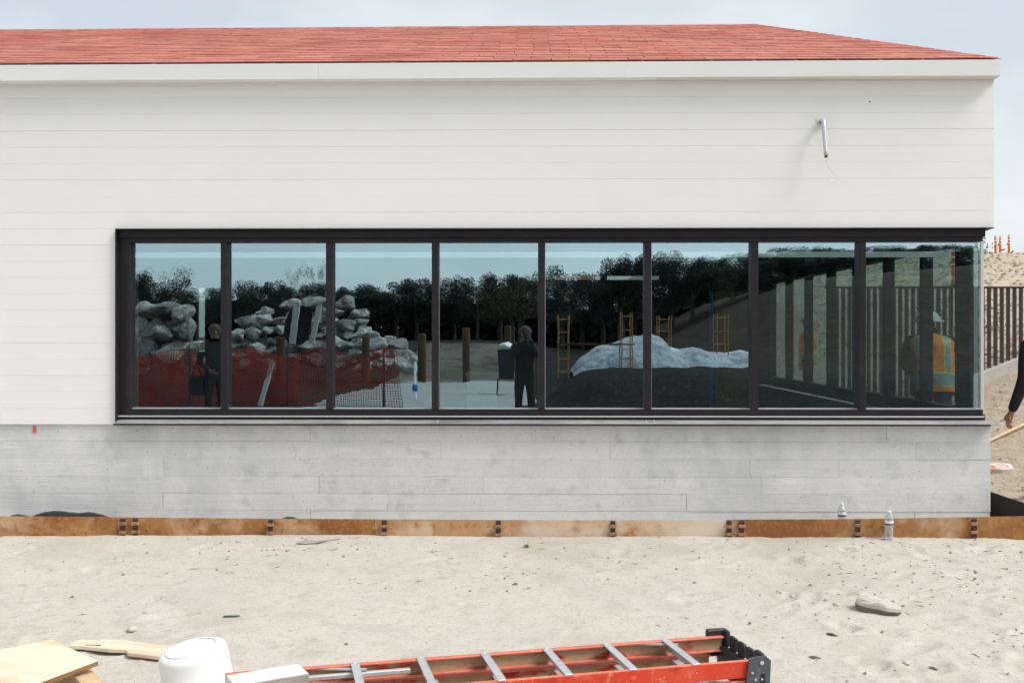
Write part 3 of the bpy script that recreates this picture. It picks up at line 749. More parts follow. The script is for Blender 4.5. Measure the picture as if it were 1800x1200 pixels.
# overlapping splice tongue
t0, t1 = P(1277, 0, PY0), P(1316, 0, PY0)
zt = PZ(931, PY0)
MB().box((t0.x, PY0 - .006, zt - .12), (t1.x, PY0 - .002, zt), bev=.0008).build('splice_tongue', 'rust', ed)
t0, t1 = P(208, 0, PY0), P(250, 0, PY0)
MB().box((t0.x, PY0 - .005, -.02), (t1.x, PY0 - .0012, PZ(912, PY0)), bev=.0008).build('splice_tongue', 'rust', ed)
for px in (217, 239, 476, 676, 876, 1077, 1281, 1303, 1507, 1711):
    x = PX(px, PY0); zt = P(px, ez_top(px) + 1.5, PY0).z + random.uniform(-.003, .004); y0 = PY0 - .007
    s_ = MB().box((x - .019, y0 - .010, -.12), (x + .019, y0 - .0008, zt), bev=.002).build('stake', 'stake', ed)
    for dz in (.040, .102):
        z = zt - dz + random.uniform(-.004, .004); dx = random.uniform(-.003, .003)
        MB().prism([(x - .030 + dx, y0 - .0005, z - .010), (x - .026 + dx, y0 - .024, z - .012), (x + .026 + dx, y0 - .024, z - .012), (x + .030 + dx, y0 - .0005, z - .010)], (0, 0, .020)).build('clip', 'rust_clip', s_)
# side run at the corner, its shade put into a near-black colour
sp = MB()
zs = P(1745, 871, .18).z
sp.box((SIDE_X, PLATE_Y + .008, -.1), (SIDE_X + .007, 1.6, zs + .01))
sp.build('side_plate', 'plate_shade', ed)

# black plastic behind the plate
def plastic(pts, label, name='plastic_sheet'):
    mb = MB(); n = len(pts)
    fr = [P(px, py, -.20) for px, py in pts]
    vv = []
    for i, p in enumerate(fr):
        vv += [(p.x, -.235, .10), (p.x, -.215, .10 + (p.z - .10) * .9), (p.x + .006, -.18, p.z), (p.x, -.10, .10 + (p.z - .10) * .6), (p.x, -.05, .08)]
    ff = []
    for i in range(n - 1):
        for k in range(4):
            ff.append((i * 5 + k, i * 5 + k + 1, (i + 1) * 5 + k + 1, (i + 1) * 5 + k))
    mb.add(vv, ff)
    o = single(name, mb, 'black_plastic', label, 'plastic sheet', (fr[n // 2].x, -.15, .1), smooth=True)
    return o
plastic([(8, 912), (16, 906), (27, 904), (40, 906), (52, 908), (62, 904), (75, 900), (92, 898), (108, 899), (122, 901), (136, 902), (152, 900), (165, 902), (180, 906), (196, 912)], 'crumpled black plastic sheet showing above the rusty edging near the orange mark')
plastic([(489, 916), (494, 911), (502, 908.5), (511, 908.5), (519, 911), (524, 916)], 'small black plastic loop poking above the edging near a single stake')

# ------------------------------------------------------------------ water bottles
def bottle(px, py_base, Y, label, z=None, h=.215, tilt=0):
    b_ = P(px, py_base, Y); zb = b_.z if z is None else z
    k = h / .215
    t = thing('water_bottle', label, 'bottle', (b_.x, Y, zb), (R(tilt), R(tilt * .5), R(20)), group='clear plastic water bottles by the edging')
    pr = [(.0, .004), (.020, .0), (.029, .004), (.0315, .012), (.0300, .03), (.0315, .045), (.0295, .058), (.0315, .072), (.0295, .086), (.0315, .098), (.0315, .118), (.0315, .150), (.0290, .164), (.020, .182), (.0125, .192), (.0125, .200)]
    MB().lathe([(r * k, z_ * k) for r, z_ in pr], 20).build('body', 'bottle_plastic', t, smooth=True)
    MB().lathe([(0, .216 * k), (.014 * k, .215 * k), (.0148 * k, .213 * k), (.0148 * k, .199 * k), (.0128 * k, .199 * k)], 16).build('cap', 'bottle_cap', t)
    lb = MB().lathe([(.0321 * k, .106 * k), (.0321 * k, .146 * k)], 20).build('label_band', 'label_white', t, smooth=True)
    MB().lathe([(.0324 * k, .109 * k), (.0324 * k, .122 * k)], 20).build('label_stripe', 'label_print', lb, smooth=True)
    return t
bottle(1562, 947, -.34, 'clear water bottle standing in front of the rusty edging', tilt=1.5)
bottle(1481, 936, -.13, 'water bottle behind the rusty edging, only its top showing', tilt=-2, z=.09)

# ------------------------------------------------------------------ rocks and loose debris
def rock_mesh(seed, sub=3, flat=1.0, rough=.25, cuts=(.55, .85), nc=9):
    bm = bmesh.new(); bmesh.ops.create_icosphere(bm, subdivisions=sub, radius=1)
    rr = random.Random(seed); offs = [Vector((rr.uniform(-1, 1), rr.uniform(-1, 1), rr.uniform(-1, 1))).normalized() for _ in range(nc)]
    cut = [rr.uniform(*cuts) for _ in offs]
    from mathutils import noise as mn
    sd = Vector((seed * 3.1, seed * 1.7, seed * .9))
    for v in bm.verts:
        p = v.co.copy()
        for o_, c_ in zip(offs, cut):
            d_ = p.dot(o_)
            if d_ > c_: p -= o_ * (d_ - c_) * .85
        p *= 1 + rough * (mn.noise(p * 1.6 + sd) * .6 + mn.noise(p * 5 + sd) * .16)
        p.z *= flat; v.co = p
    v = [x.co.copy() for x in bm.verts]; bm.verts.index_update(); f = [[y.index for y in x.verts] for x in bm.faces]; bm.free()
    return MB().add(v, f)
def ground_z(x, y): return float(h_front(np.array([x]), np.array([y]))[0])
# flat stone
b_ = P(1542, 1075, -2.14); gz = ground_z(b_.x, -2.14)
poly = [(-.17, .02), (-.155, -.03), (-.10, -.055), (-.03, -.075), (.04, -.10), (.12, -.105), (.165, -.09), (.175, -.02), (.13, .07), (.03, .125), (-.08, .12), (-.15, .08)]
stone = MB(); n = len(poly)
vv = []
for lev, (sc_, z) in enumerate(((.80, -.01), (.92, .012), (1.0, .040), (.97, .062), (.80, .078), (.45, .086))):
    for i, (x, y) in enumerate(poly):
        tl = .016 * (x / .17) * -1 if lev > 1 else 0
        vv.append((x * sc_ + random.uniform(-.004, .004), y * sc_ + random.uniform(-.004, .004), z + tl + random.uniform(-.003, .003)))
ff = []
for lev in range(5):
    for i in range(n): ff.append((lev * n + i, lev * n + (i + 1) % n, (lev + 1) * n + (i + 1) % n, (lev + 1) * n + i))
mi = [1] * (n * 2) + [0] * (n * 3)  # lower rings carry the undercut's shade as a darker colour
stone.add(vv, ff); stone.mi = mi; stone.add([vv[5 * n + i] for i in range(n)], [tuple(range(n))], 0)
o = single('rock', stone, ['rock', 'rock_shade'], 'flat pale rock with its undercut edge coloured dark as shade, lying on the sand', 'rock', (b_.x, -2.14, gz - .006), world=False)
o.scale = (.72, .75, .85); o.rotation_euler = (R(3), 0, R(-4))
for (px, Y, r_, lab) in ((232, -2.62, .034, 'small round stone on the sand beside the white bucket'), (1393, -1.85, .016, 'small dark pebble on the sand left of the flat rock'),
                         (1470, -2.05, .02, 'little brown stone just beside the flat rock'), (1594, -3.0, .02, 'small dark chip of stone on the sand below the flat rock')):
    x = PX(px, Y); gz = ground_z(x, Y)
    mbk = rock_mesh(int(px), 2, .6); mbk.v = [tuple(Vector(v) * r_) for v in mbk.v]
    single('stone', mbk, 'rock', lab, 'stone', (x, Y, gz + r_ * .25), smooth=True, world=False)
# dark strip, torn flake with twig, green sprig
x, Y = PX(407, -2.35), -2.35
single('metal_strip', MB().box((-.045, -.008, 0), (.045, .008, .008), bev=.002), 'cap_grey', 'short dark metal strip lying on the sand', 'scrap', (x, Y, ground_z(x, Y) + .002), world=False).rotation_euler = (0, 0, R(4))
x, Y = PX(560, -.55), -.55
fl = thing('torn_flake', 'torn grey flake and twig on the sand by the edging', 'scrap', (x, Y, ground_z(x, Y) + .006))
MB().prism([(-.13, .05, .0), (.06, .035, .006), (.0, -.02, .002), (-.08, -.05, -.002), (-.16, -.03, 0)], (0, 0, .004)).build('flake', 'grey_wood', fl)
MB().tube([(-.02, -.05, .004), (.06, .0, .012), (.15, .07, .014)], .003, 5).build('twig', 'twig', fl)
x, Y = PX(926, -.62), -.62
lf = thing('leaf_sprig', 'small fresh green leaf sprig lying on the sand', 'leaf', (x, Y, ground_z(x, Y)))
for k in range(6):
    a = k * 1.05 + .3; l_ = random.uniform(.022, .038); M_ = Matrix.Rotation(a, 4, 'Z') @ Matrix.Rotation(R(-random.uniform(10, 40)), 4, 'Y')
    MB().add([M_ @ Vector(p) for p in ((0, 0, 0), (l_ * .5, l_ * .28, .004), (l_, 0, -.001), (l_ * .5, -l_ * .28, .004))], [(0, 1, 2, 3)]).build('leaf', 'leaf_green', lf)
# small shards in view
for (px, Y, s_, lab) in ((1432, -2.95, .03, 'dark wood chip on the sand beside the black ladder end'), (1462, -2.6, .035, 'dark wood chip between the flat rock and the ladder end'),
                         (1640, -3.06, .028, 'dark wood chip on the sand below the flat rock, near the bottom edge'), (1713, -1.45, .03, 'dark wood chip on the sand between flat rock and frame edge'),
                         (1318, -2.4, .02, 'dark wood chip on the sand above the black ladder end'), (905, -1.6, .02, 'dark wood chip on the open sand below the leaf sprig'),
                         (690, -3.05, .02, 'dark wood chip on the sand just above the ladder rungs')):
    x = PX(px, Y)
    M_ = Matrix.Rotation(random.uniform(0, 3), 4, 'Z')
    mb = MB().prism([M_ @ Vector(p) for p in ((-s_, -.2 * s_, 0), (.3 * s_, -.35 * s_, .004), (s_, .1 * s_, .0), (.1 * s_, .4 * s_, .006))], (0, 0, .004))
    single('wood_chip', mb, 'twig', lab, 'chip', (x, Y, ground_z(x, Y) + .002), group='dark chips scattered on the sand', world=False)

# pebbles, clods and straw too many to count
def scatter(name, n_, mat, kind):
    X_ = rng.uniform(-4.9, 4.9, n_ * 3); Y_ = rng.uniform(-3.6, -.29, n_ * 3)
    dens = .01 + .40 * sstep(1.0, 4.2, X_) + .16 * np.clip(fbm(X_ * .9, Y_ * .9, 91, 3) * 2.2, 0, 1) + .15 * sstep(-.8, -.3, Y_)
    for cx_, cy_, sg_, am_ in ((3.0, -3.0, .35, 1.0), (3.4, -2.4, .3, .7), (2.6, -1.2, .4, .6), (1.7, -1.9, .3, .6), (3.6, -.7, .3, .7), (.3, -1.0, .35, .4), (-1.6, -.7, .4, .4), (-2.4, -2.1, .25, .4), (.9, -2.6, .2, .4)):
        dens = dens + am_ * np.exp(-((X_ - cx_) ** 2 + (Y_ - cy_) ** 2) / (2 * sg_ ** 2))
    dens = dens * (.45 + .9 * np.clip(fbm(X_ * 2.3, Y_ * 2.3, 95, 3) + .5, 0, 1))
    keep = rng.uniform(0, 1.25, n_ * 3) < dens
    X_, Y_ = X_[keep][:n_], Y_[keep][:n_]
    Z_ = h_front(X_, Y_); mb = MB()
    for x, y, z in zip(X_, Y_, Z_):
        if kind == 'pebble':
            r_ = .0020 + .012 * random.random() ** 6
            vv = [(x + r_ * random.uniform(.6, 1.3), y, z + r_ * .3), (x, y + r_ * random.uniform(.6, 1.3), z + r_ * .2), (x - r_ * random.uniform(.6, 1.4), y, z + r_ * .3), (x, y - r_ * random.uniform(.6, 1.2), z + r_ * .2), (x + r_ * .2, y, z + r_ * random.uniform(.7, 1.1)), (x, y, z - r_ * .4)]
            mb.add(vv, [(0, 1, 4), (1, 2, 4), (2, 3, 4), (3, 0, 4), (1, 0, 5), (2, 1, 5), (3, 2, 5), (0, 3, 5)])
        else:
            l_ = random.uniform(.008, .035); a = random.uniform(0, 6.3); wd = .0012 + .0012 * random.random()
            d_ = Vector((math.cos(a), math.sin(a), 0)); s_ = Vector((-d_.y, d_.x, 0)) * wd; p = Vector((x, y, z + .002)); u_ = Vector((0, 0, random.uniform(-.002, .005)))
            mb.add([p - d_ * l_ - s_, p - d_ * l_ + s_, p + d_ * l_ + u_, p + Vector((0, 0, .004)) + u_ * .5], [(0, 2, 1), (0, 3, 2), (3, 1, 2), (0, 1, 3)])
    o = mb.build(name, mat); o['kind'] = 'stuff'; return o
o = scatter('pebbles', 5200, 'pebble', 'pebble'); o['label'] = 'tiny pebbles and clods strewn over the pale sand'; o['category'] = 'gravel'
o = scatter('straw_litter', 420, 'twig', 'straw'); o['label'] = 'thin bits of twig and straw strewn over the sand'; o['category'] = 'litter'

# ------------------------------------------------------------------ ladder lying on the sand
LA = R(14.2)
lo = Vector((-.90, -3.75, 0)); ax = Vector((math.cos(LA), math.sin(LA), 0))
root = lo - ax * .75
ld = thing('ladder', 'orange fibreglass stepladder with silver rungs lying on its back on the sand', 'ladder', (root.x, root.y, .015), (0, 0, LA))
LL, LW = 2.63, .37                               # length, clear width; local x along, y across (0 far rail, -LW near rail)
def rail(y0, sgn, z0, z1, fl, x0=.40, x1=LL, parent=ld):
    """C-channel: web plus two flanges turned inwards (sgn) of width fl."""
    t_ = .006
    web = MB(); web.box((x0, y0 - t_ / 2, z0), (x1, y0 + t_ / 2, z1), mi=0)
    me = web.mesh('rail', ['ladder_red', 'ladder_inner'])
    for p in me.polygons:
        if p.normal.y * sgn > .5: p.material_index = 1
    o_ = link('rail', me, parent)
    ya, yb_ = (y0 + sgn * t_ / 2, y0 + sgn * fl)
    for z in (z0, z1 - t_):
        MB().box((x0, min(ya, yb_), z), (x1, max(ya, yb_), z + t_), bev=.001).build('flange', 'ladder_flange', o_)
    return o_
rail(0.0, -1, .130, .198, .026)                  # step section, far
rail(-LW, 1, .130, .198, .026)                   # step section, near
rail(.012, -1, .012, .116, .026, .45, LL - .06)  # rear section, far
rail(-LW - .012, 1, .012, .116, .026, .45, LL - .06)
px_steps = [.93 + .282 * i for i in range(6)]
for i, x in enumerate([.65] + px_steps):
    MB().box((x - .016, -LW + .004, .1985), (x + .016, -.004, .2035), bev=.0012).build('step', 'aluminium', ld)
    MB().box((x + .0165, -LW + .004, .150), (x + .0195, -.004, .2030)).build('step_web', 'aluminium', ld)
    MB().box((x + .035, -LW + .004, .098), (x + .075, -.004, .106), bev=.0015).build('rear_rung', 'aluminium', ld)
    for yy in (-.010, -LW + .010):
        MB().lathe([(0, .2075), (.004, .2068), (.006, .2038)], 8, (x, yy, 0)).build('rivet', 'aluminium', ld)
MB().box((.55, -.085, .165), (1.16, -.060, .182), bev=.002).build('spreader_bar', 'aluminium', ld)
M_ = Matrix.Translation((.86, -.035, .19)) @ Matrix.Rotation(R(-16), 4, 'Z')
MB().box((-.12, -.008, -.003), (.12, .008, .003), M=M_).build('brace', 'aluminium', ld)
M_ = Matrix.Translation((2.30, -.035, .19)) @ Matrix.Rotation(R(-16), 4, 'Z')
MB().box((-.09, -.007, -.003), (.09, .007, .003), M=M_).build('brace', 'aluminium', ld)
# black end cap with lip, and riveted grey corner brackets
cap = MB()
cap.box((LL - .012, -LW - .02, .02), (LL + .022, .028, .150), bev=.004)
for i in range(5):
    y0 = .03 - i * .083
    cap.box((LL + .012, y0 - .060, .150), (LL + .030, y0, .212 + (.012 if i in (0, 4) else 0)), bev=.004)
cap.box((LL - .07, .004, .10), (LL + .03, .032, .225), bev=.006)
cap.build('end_cap', 'cap_black', ld)
bk = MB().prism([(LL - .055, -LW - .020, .215), (LL + .02, -LW - .020, .222), (LL + .045, -LW - .020, .200), (LL + .035, -LW - .020, .02), (LL - .085, -LW - .020, .02), (LL - .07, -LW - .020, .11)], (0, .012, 0)).build('bracket', 'cap_grey', ld)
for dx, dz, r_ in ((0, .195, .009), (-.045, .155, .005), (-.03, .125, .005), (.0, .125, .005), (-.05, .07, .005), (-.01, .07, .005), (-.05, .04, .005), (-.01, .04, .005)):
    MB().tube([(LL + dx, -LW - .0205, dz), (LL + dx, -LW - .026, dz)], r_, 8).build('rivet', 'aluminium', bk)
MB().box((LL - .27, -LW - .0175, .045), (LL - .10, -LW - .0155, .070)).build('warning_label', 'white_marker', ld)
MB().box((LL - .62, -LW - .0175, .030), (LL - .40, -LW - .0155, .062)).build('warning_label', 'white_marker', ld)

# white board lying over the ladder
wb = P(545, 1170, -3.86)
M_ = Matrix.Translation((-.90, -3.90, .0)) @ Matrix.Rotation(LA + R(16), 4, 'Z')
bo = MB().box((-.30, -.09, .224), (-.005, .05, .262), mi=0, bev=.003)
me = bo.mesh('white_board', ['white_paint', 'grey_wood'])
for p in me.polygons:
    if p.normal.y < -.5: p.material_index = 1
o = link('white_board', me); o.matrix_world = M_; tag(o, 'weathered white board lying across the left end of the ladder', 'board')

# ------------------------------------------------------------------ bucket
bx_, by_ = PX(357, -3.55), -3.55
bu = thing('bucket', 'white plastic bucket turned upside down behind the ladder', 'bucket', (bx_, by_, ground_z(bx_, by_) - .02), (R(5), R(-9), 0))
MB().lathe([(.158, .0), (.158, .012), (.152, .014), (.152, .05), (.1575, .052), (.1575, .058), (.1515, .06), (.148, .235), (.146, .250), (.139, .262), (.124, .268), (.060, .269), (.0, .269)], 48).build('body', 'bucket', bu, smooth=True)
MB().lathe([(.112, .2690), (.112, .2735), (.104, .2735), (.104, .2690)], 40).build('foot_ring', 'bucket', bu)
MB().tube([(.156 * math.cos(a), .156 * math.sin(a), .045) for a in np.linspace(R(-150), R(-30), 14)], .0025, 6).build('handle', 'dark_steel', bu)
for i, (da, z, w_, h_) in enumerate(((-112, .17, .012, .012), (-106, .165, .010, .02), (-99, .172, .012, .010), (-92, .168, .008, .016), (-124, .10, .010, .022), (-118, .10, .010, .022), (-110, .10, .016, .014), (-101, .10, .010, .020), (-96, .10, .010, .02))):
    a = R(da); r_ = .1512
    MB().box((-w_ / 2, -.001, -h_ / 2), (w_ / 2, .001, h_ / 2), M=Matrix.Translation((r_ * math.cos(a), r_ * math.sin(a), z)) @ Matrix.Rotation(a + R(90), 4, 'Z')).build('faded_print', 'bucket_print', bu)

# ------------------------------------------------------------------ scrap plywood and lumber in the corner
ply = [Vector((-2.17, -3.40, .215)), Vector((-1.895, -3.545, .165)), Vector((-2.13, -3.78, .115)), Vector((-2.62, -3.98, .13)), Vector((-2.52, -3.60, .19))]
nrm = (ply[1] - ply[0]).cross(ply[2] - ply[0]).normalized()
if nrm.z > 0: nrm = -nrm
mb = MB().prism([p - ply[0] for p in ply], nrm * .022, 0)
me = mb.mesh('plywood_sheet', ['plywood', 'plywood_edge'])
for p in me.polygons:
    if abs(p.normal.dot(nrm)) < .7: p.material_index = 1
o = link('plywood_sheet', me); o.location = ply[0]; tag(o, 'tilted offcut of pale plywood in the bottom corner', 'plywood')
def lumber(a, b, wd, th, mat, label, name='lumber_piece', roll=0):
    a, b = Vector(a), Vector(b); d_ = b - a; L_ = d_.length
    Mx = Matrix.Translation(a) @ d_.to_track_quat('X', 'Z').to_matrix().to_4x4() @ Matrix.Rotation(R(roll), 4, 'X')
    o_ = link(name, MB().box((0, -wd / 2, 0), (L_, wd / 2, th), bev=min(wd, th) * .06).mesh(name, mat)); o_.matrix_world = Mx
    return tag(o_, label, 'lumber')
lumber((-2.04, -3.47, .095), (-1.68, -3.83, .012), .085, .038, 'wood', 'brown stud offcut under the tilted plywood')
lumber((-2.45, -3.72, .0), (-2.05, -3.40, .02), .09, .085, 'wood', 'short block of lumber propping up the plywood')
lumber((-1.95, -3.52, .03), (-1.42, -3.88, .012), .10, .02, 'plywood', 'pale thin strip lying between plywood and bucket')
# broken plywood strip behind
strip_ = [(-.30, .03), (-.29, .06), (-.20, .058), (-.19, .075), (-.08, .085), (.10, .07), (.32, .06), (.52, .045), (.50, -.045), (.30, -.055), (.06, -.04), (.02, -.012), (-.06, -.02), (-.22, -.012), (-.28, -.018)]
o = single('plywood_strip', MB().prism([(x, y, 0) for x, y in strip_], (0, 0, .016)), 'plywood', 'broken strip of plywood lying flat on the sand behind the bucket', 'plywood', (-2.02, -2.95, ground_z(-2.0, -2.95) + .012), world=False)
o.rotation_euler = (R(-3), R(2), R(-7)); o.scale = (1, 1.7, 1)
single('splinter', MB().box((-.04, -.004, 0), (.04, .004, .008), bev=.001), 'plywood_edge', 'small brown splinter lying on the broken plywood strip', 'scrap', (-2.19, -2.92, ground_z(-2.1, -2.93) + .032), world=False)

# ------------------------------------------------------------------ right yard: curb, picket fence, tools, markers
FY = 6.55
def curb_top(x): return np.interp(x, [3.9, 5.0, 6.0, 6.67, 7.27, 7.9, 12, 20], [.36, .47, .85, 1.11, 1.345, 1.50, 1.56, 1.7])
cx = np.concatenate([np.linspace(4.3, 9, 24), np.linspace(9.5, 16, 8)])
vv, ff = [], []
for x in cx:
    z = float(curb_top(x)); vv += [(x, FY - .11, z - .6), (x, FY - .11, z), (x, FY + .11, z), (x, FY + .11, z - .6)]
for i in range(len(cx) - 1):
    a, b = i * 4, i * 4 + 4; ff += [(a, a + 1, b + 1, b), (a + 1, a + 2, b + 2, b + 1), (a + 2, a + 3, b + 3, b + 2)]
ff += [(0, 3, 2, 1)]
struct(MB().add(vv, ff).build('curb', 'curb'))
fe = thing('picket_fence', 'dark brown metal picket fence standing on a sloping concrete curb', 'fence', (4.4, FY, float(curb_top(4.4))), world=True)
ftop = PZ(504, FY)
MB().box((4.36, FY - .022, ftop - .03), (15.6, FY + .022, ftop), bev=.003).build('top_rail', 'fence_brown', fe)
x = PX(1738.5, FY) - .0915 * 24
k = 0
while x < 15.5:
    zb = float(curb_top(x)) + .012
    if ftop - zb > .3: MB().box((x - .026, FY - .012, zb), (x + .026, FY + .012, ftop - .0305)).build('picket', 'fence_brown', fe)
    if k % 14 == 7: MB().box((x + .0275, FY - .02, zb - .01), (x + .0635, FY + .02, ftop - .031)).build('post', 'fence_brown', fe)
    x += .0915; k += 1
def place_on(px, py, ys_=np.linspace(.1, 12, 600)):
    """where a sight line meets the right yard"""
    for Y in ys_:
        p = P(px, py, Y)
        if p.z <= float(h_right(p.x, p.y)): return p
    return P(px, py, 3)
a, b = place_on(1735, 781), place_on(1812, 745)
dv = (b - a).normalized()
tl = thing('shovel', 'long wooden tool handle lying on the dirt slope beside the building', 'shovel', (a.x, a.y, a.z))
MB().tube([-dv * .35 + Vector((0, 0, -.02)), Vector((0, 0, .03)), (b - a) + Vector((0, 0, .035)), (b - a) + dv * .5 + Vector((0, 0, .05))], .019, 10).build('handle', 'wood', tl, smooth=True)
q = -dv * .35
MB().prism([q + Vector((0, -.02, -.03)), q + Vector((-.05, -.11, -.03)), q + Vector((-.28, -.10, -.05)), q + Vector((-.36, 0, -.06)), q + Vector((-.28, .10, -.05)), q + Vector((-.05, .11, -.03)), q + Vector((0, .02, -.03))], (0, 0, .006)).build('blade', 'dark_steel', tl)
a = place_on(1760, 828)
sl = [(-.16, -.05), (-.05, -.10), (.06, -.09), (.115, .0), (.13, .09), (.02, .11), (-.14, .09)]
t = thing('stone_slab', 'pale stone slab with orange spray paint lying on the dirt slope', 'slab', (a.x, a.y, a.z - .005), (R(10), 0, R(6)))
MB().prism([(x, y, 0) for x, y in sl], (0, 0, .055)).build('slab', 'curb', t)
MB().add([(-.14, -.03, .0562), (-.08, -.06, .0562), (-.07, .03, .0562), (-.13, .05, .0562)], [(0, 1, 2, 3)]).build('spray_mark', 'tape_orange', t)
MB().tube([(-.05, -.03, .056), (.02, -.05, .056), (.06, -.02, .056), (.04, .04, .056), (-.03, .05, .056)], .003, 4).build('spray_mark', 'tape_orange', t)
def delineator(x, y, z, h, label, r_=.045):
    t = thing('delineator_post', label, 'marker post', (x, y, z), group='orange delineator posts')
    MB().lathe([(0, .04), (r_ * 2.6, .04), (r_ * 3, .0)], 12).build('base', 'cap_black', t)
    MB().lathe([(r_, .03), (r_ * .95, h - .06), (r_ * .6, h - .02), (0, h)], 12).build('post', 'orange_marker', t)
    for f in (.52, .70, .86):
        MB().lathe([(r_ * 1.06, h * f), (r_ * 1.06, h * f + .07)], 12).build('band', 'white_marker', t)
def h1(x, y): return float(h_right(np.array([x]), np.array([y]))[0])
for px, Y, h, lab in ((1750, 52, 1.15, 'orange delineator post on the hilltop, nearest the building of the three'), (1758, 53.5, 1.1, 'orange delineator post on the hilltop, middle one of the three'), (1773.5, 52.5, 1.12, 'orange delineator post on the hilltop, farthest from the building of the three')):
    x = PX(px, Y); delineator(x, Y, h1(x, Y) - .05, h, lab, .07)
x = PX(1676, 21); delineator(x, 21, h1(x, 21), 1.15, 'orange delineator post on the slope seen through the end panes', .06)
x = PX(1468, 9); delineator(x, 9, h1(x, 9), 1.0, 'orange delineator post seen through the seventh pane')
# shrubs and stones on the hill
def tuft(name, label, x, y, z, n_, s_, mat, group=None):
    mb = MB()
    for _ in range(n_):
        p = Vector((random.gauss(0, s_ * .45), random.gauss(0, s_ * .45), abs(random.gauss(s_ * .5, s_ * .35)))); l_ = s_ * random.uniform(.12, .28)
        d1 = Vector((random.uniform(-1, 1), random.uniform(-1, 1), random.uniform(-.2, 1))).normalized() * l_; d2 = d1.orthogonal().normalized() * l_ * .3
        mb.add([p, p + d1 * .5 + d2, p + d1, p + d1 * .5 - d2], [(0, 1, 2, 3)])
    t = thing(name, label, 'shrub', (x, y, z), group=group)
    mb.build('foliage', mat, t); MB().tube([(0, 0, -.05), (0, 0, s_ * .5)], s_ * .03, 5).build('stem', 'bark', t)
for px, Y, s_, lab in ((1729, 40, .9, 'small green shrub on the hilltop beside the building corner'), (1748, 10, .35, 'sparse green weed on the dirt behind the fence pickets'), (1739, 13, .3, 'thin weed on the slope behind the fence by the corner'), (1640, 12, .4, 'green weed on the slope seen through the last pane')):
    x = PX(px, Y); tuft('shrub', lab, x, Y, h1(x, Y), 90, s_, 'leaf_green')
hs_ = MB()
for _ in range(1600):
    Y = 7 + 46 * random.random() ** 1.6; x = (4.2 + 3.2 * random.random()) * (Y + 8) / 14.6; r_ = random.uniform(.02, .075) * (1 + (Y - 7) * .02); z = h1(x, Y)
    hs_.add([(x + r_, Y, z + .2 * r_), (x, Y + r_, z), (x - r_ * 1.2, Y, z + .2 * r_), (x, Y - r_, z), (x + r_ * .2, Y, z + r_ * .8)], [(0, 1, 4), (1, 2, 4), (2, 3, 4), (3, 0, 4)])
for _ in range(700):
    Y = .2 + 6 * random.random(); x = 3.9 + 4 * random.random(); r_ = random.uniform(.006, .025); z = h1(x, Y)
    hs_.add([(x + r_, Y, z + .2 * r_), (x, Y + r_, z), (x - r_ * 1.2, Y, z + .2 * r_), (x, Y - r_, z), (x + r_ * .2, Y, z + r_ * .8)], [(0, 1, 4), (1, 2, 4), (2, 3, 4), (3, 0, 4)])
o = hs_.build('hill_gravel', 'pebble'); o['kind'] = 'stuff'; o['label'] = 'loose stones and clods strewn over the bare hillside'; o['category'] = 'gravel'

# ------------------------------------------------------------------ people
def skin_eval(verts, edges, rads, root_i, sub=2):
    me = bpy.data.meshes.new('tmp'); me.from_pydata([tuple(v) for v in verts], edges, []); ob = bpy.data.objects.new('tmp', me); C.objects.link(ob)
    sk = ob.modifiers.new('s', 'SKIN'); sk.use_smooth_shade = True
    lay = me.skin_vertices[0].data
    for i, r_ in enumerate(rads):
        lay[i].radius = r_ if isinstance(r_, tuple) else (r_, r_); lay[i].use_root = (i == root_i)
    sb = ob.modifiers.new('u', 'SUBSURF'); sb.levels = sub; sb.render_levels = sub
    dg = bpy.context.evaluated_depsgraph_get(); ev = ob.evaluated_get(dg)
    m2 = bpy.data.meshes.new_from_object(ev); vv = [v.co.copy() for v in m2.vertices]; ff = [list(p.vertices) for p in m2.polygons]
    bpy.data.objects.remove(ob); bpy.data.meshes.remove(me); bpy.data.meshes.remove(m2)
    return vv, ff
_hand = None
def hand_geo():
    """Right hand hanging down -Z from the wrist at the origin, palm facing -Y side, thumb towards +X."""
    global _hand
    if _hand: return _hand
    vv, ff = [], []
    def chain(pts, rads):
        v, f = skin_eval(pts, [(i, i + 1) for i in range(len(pts) - 1)], rads, 0, 2)
        o_ = len(vv); vv.extend(v); ff.extend([[i + o_ for i in q] for q in f])
    chain([(0, 0, .03), (0, 0, -.005), (0, .002, -.035), (0, .004, -.07), (0, .0, -.088)], [(.021, .027), (.020, .026), (.017, .036), (.015, .040), (.012, .036)])
    for x, L_, c in ((.029, .070, .9), (.010, .078, 1.0), (-.010, .073, 1.05), (-.028, .058, 1.15)):
        a1, a2, a3 = .45 * c, 1.15 * c, 1.7 * c
        p0 = Vector((x * .95, 0, -.078)); pts = [p0, p0 + Vector((x * .1, 0, -.012))]; cur = pts[-1]
        for ang, l_ in ((a1, .45), (a2, .30), (a3, .25)):
            cur = cur + Vector((0, -math.sin(ang), -math.cos(ang))) * L_ * l_; pts.append(cur)
        chain(pts, [.0095, .0095, .0088, .0082, .0068])
    chain([(.022, -.002, -.022), (.040, -.012, -.045), (.046, -.028, -.068), (.040, -.042, -.088)], [.013, .0115, .010, .0075])
    _hand = (vv, ff); return _hand
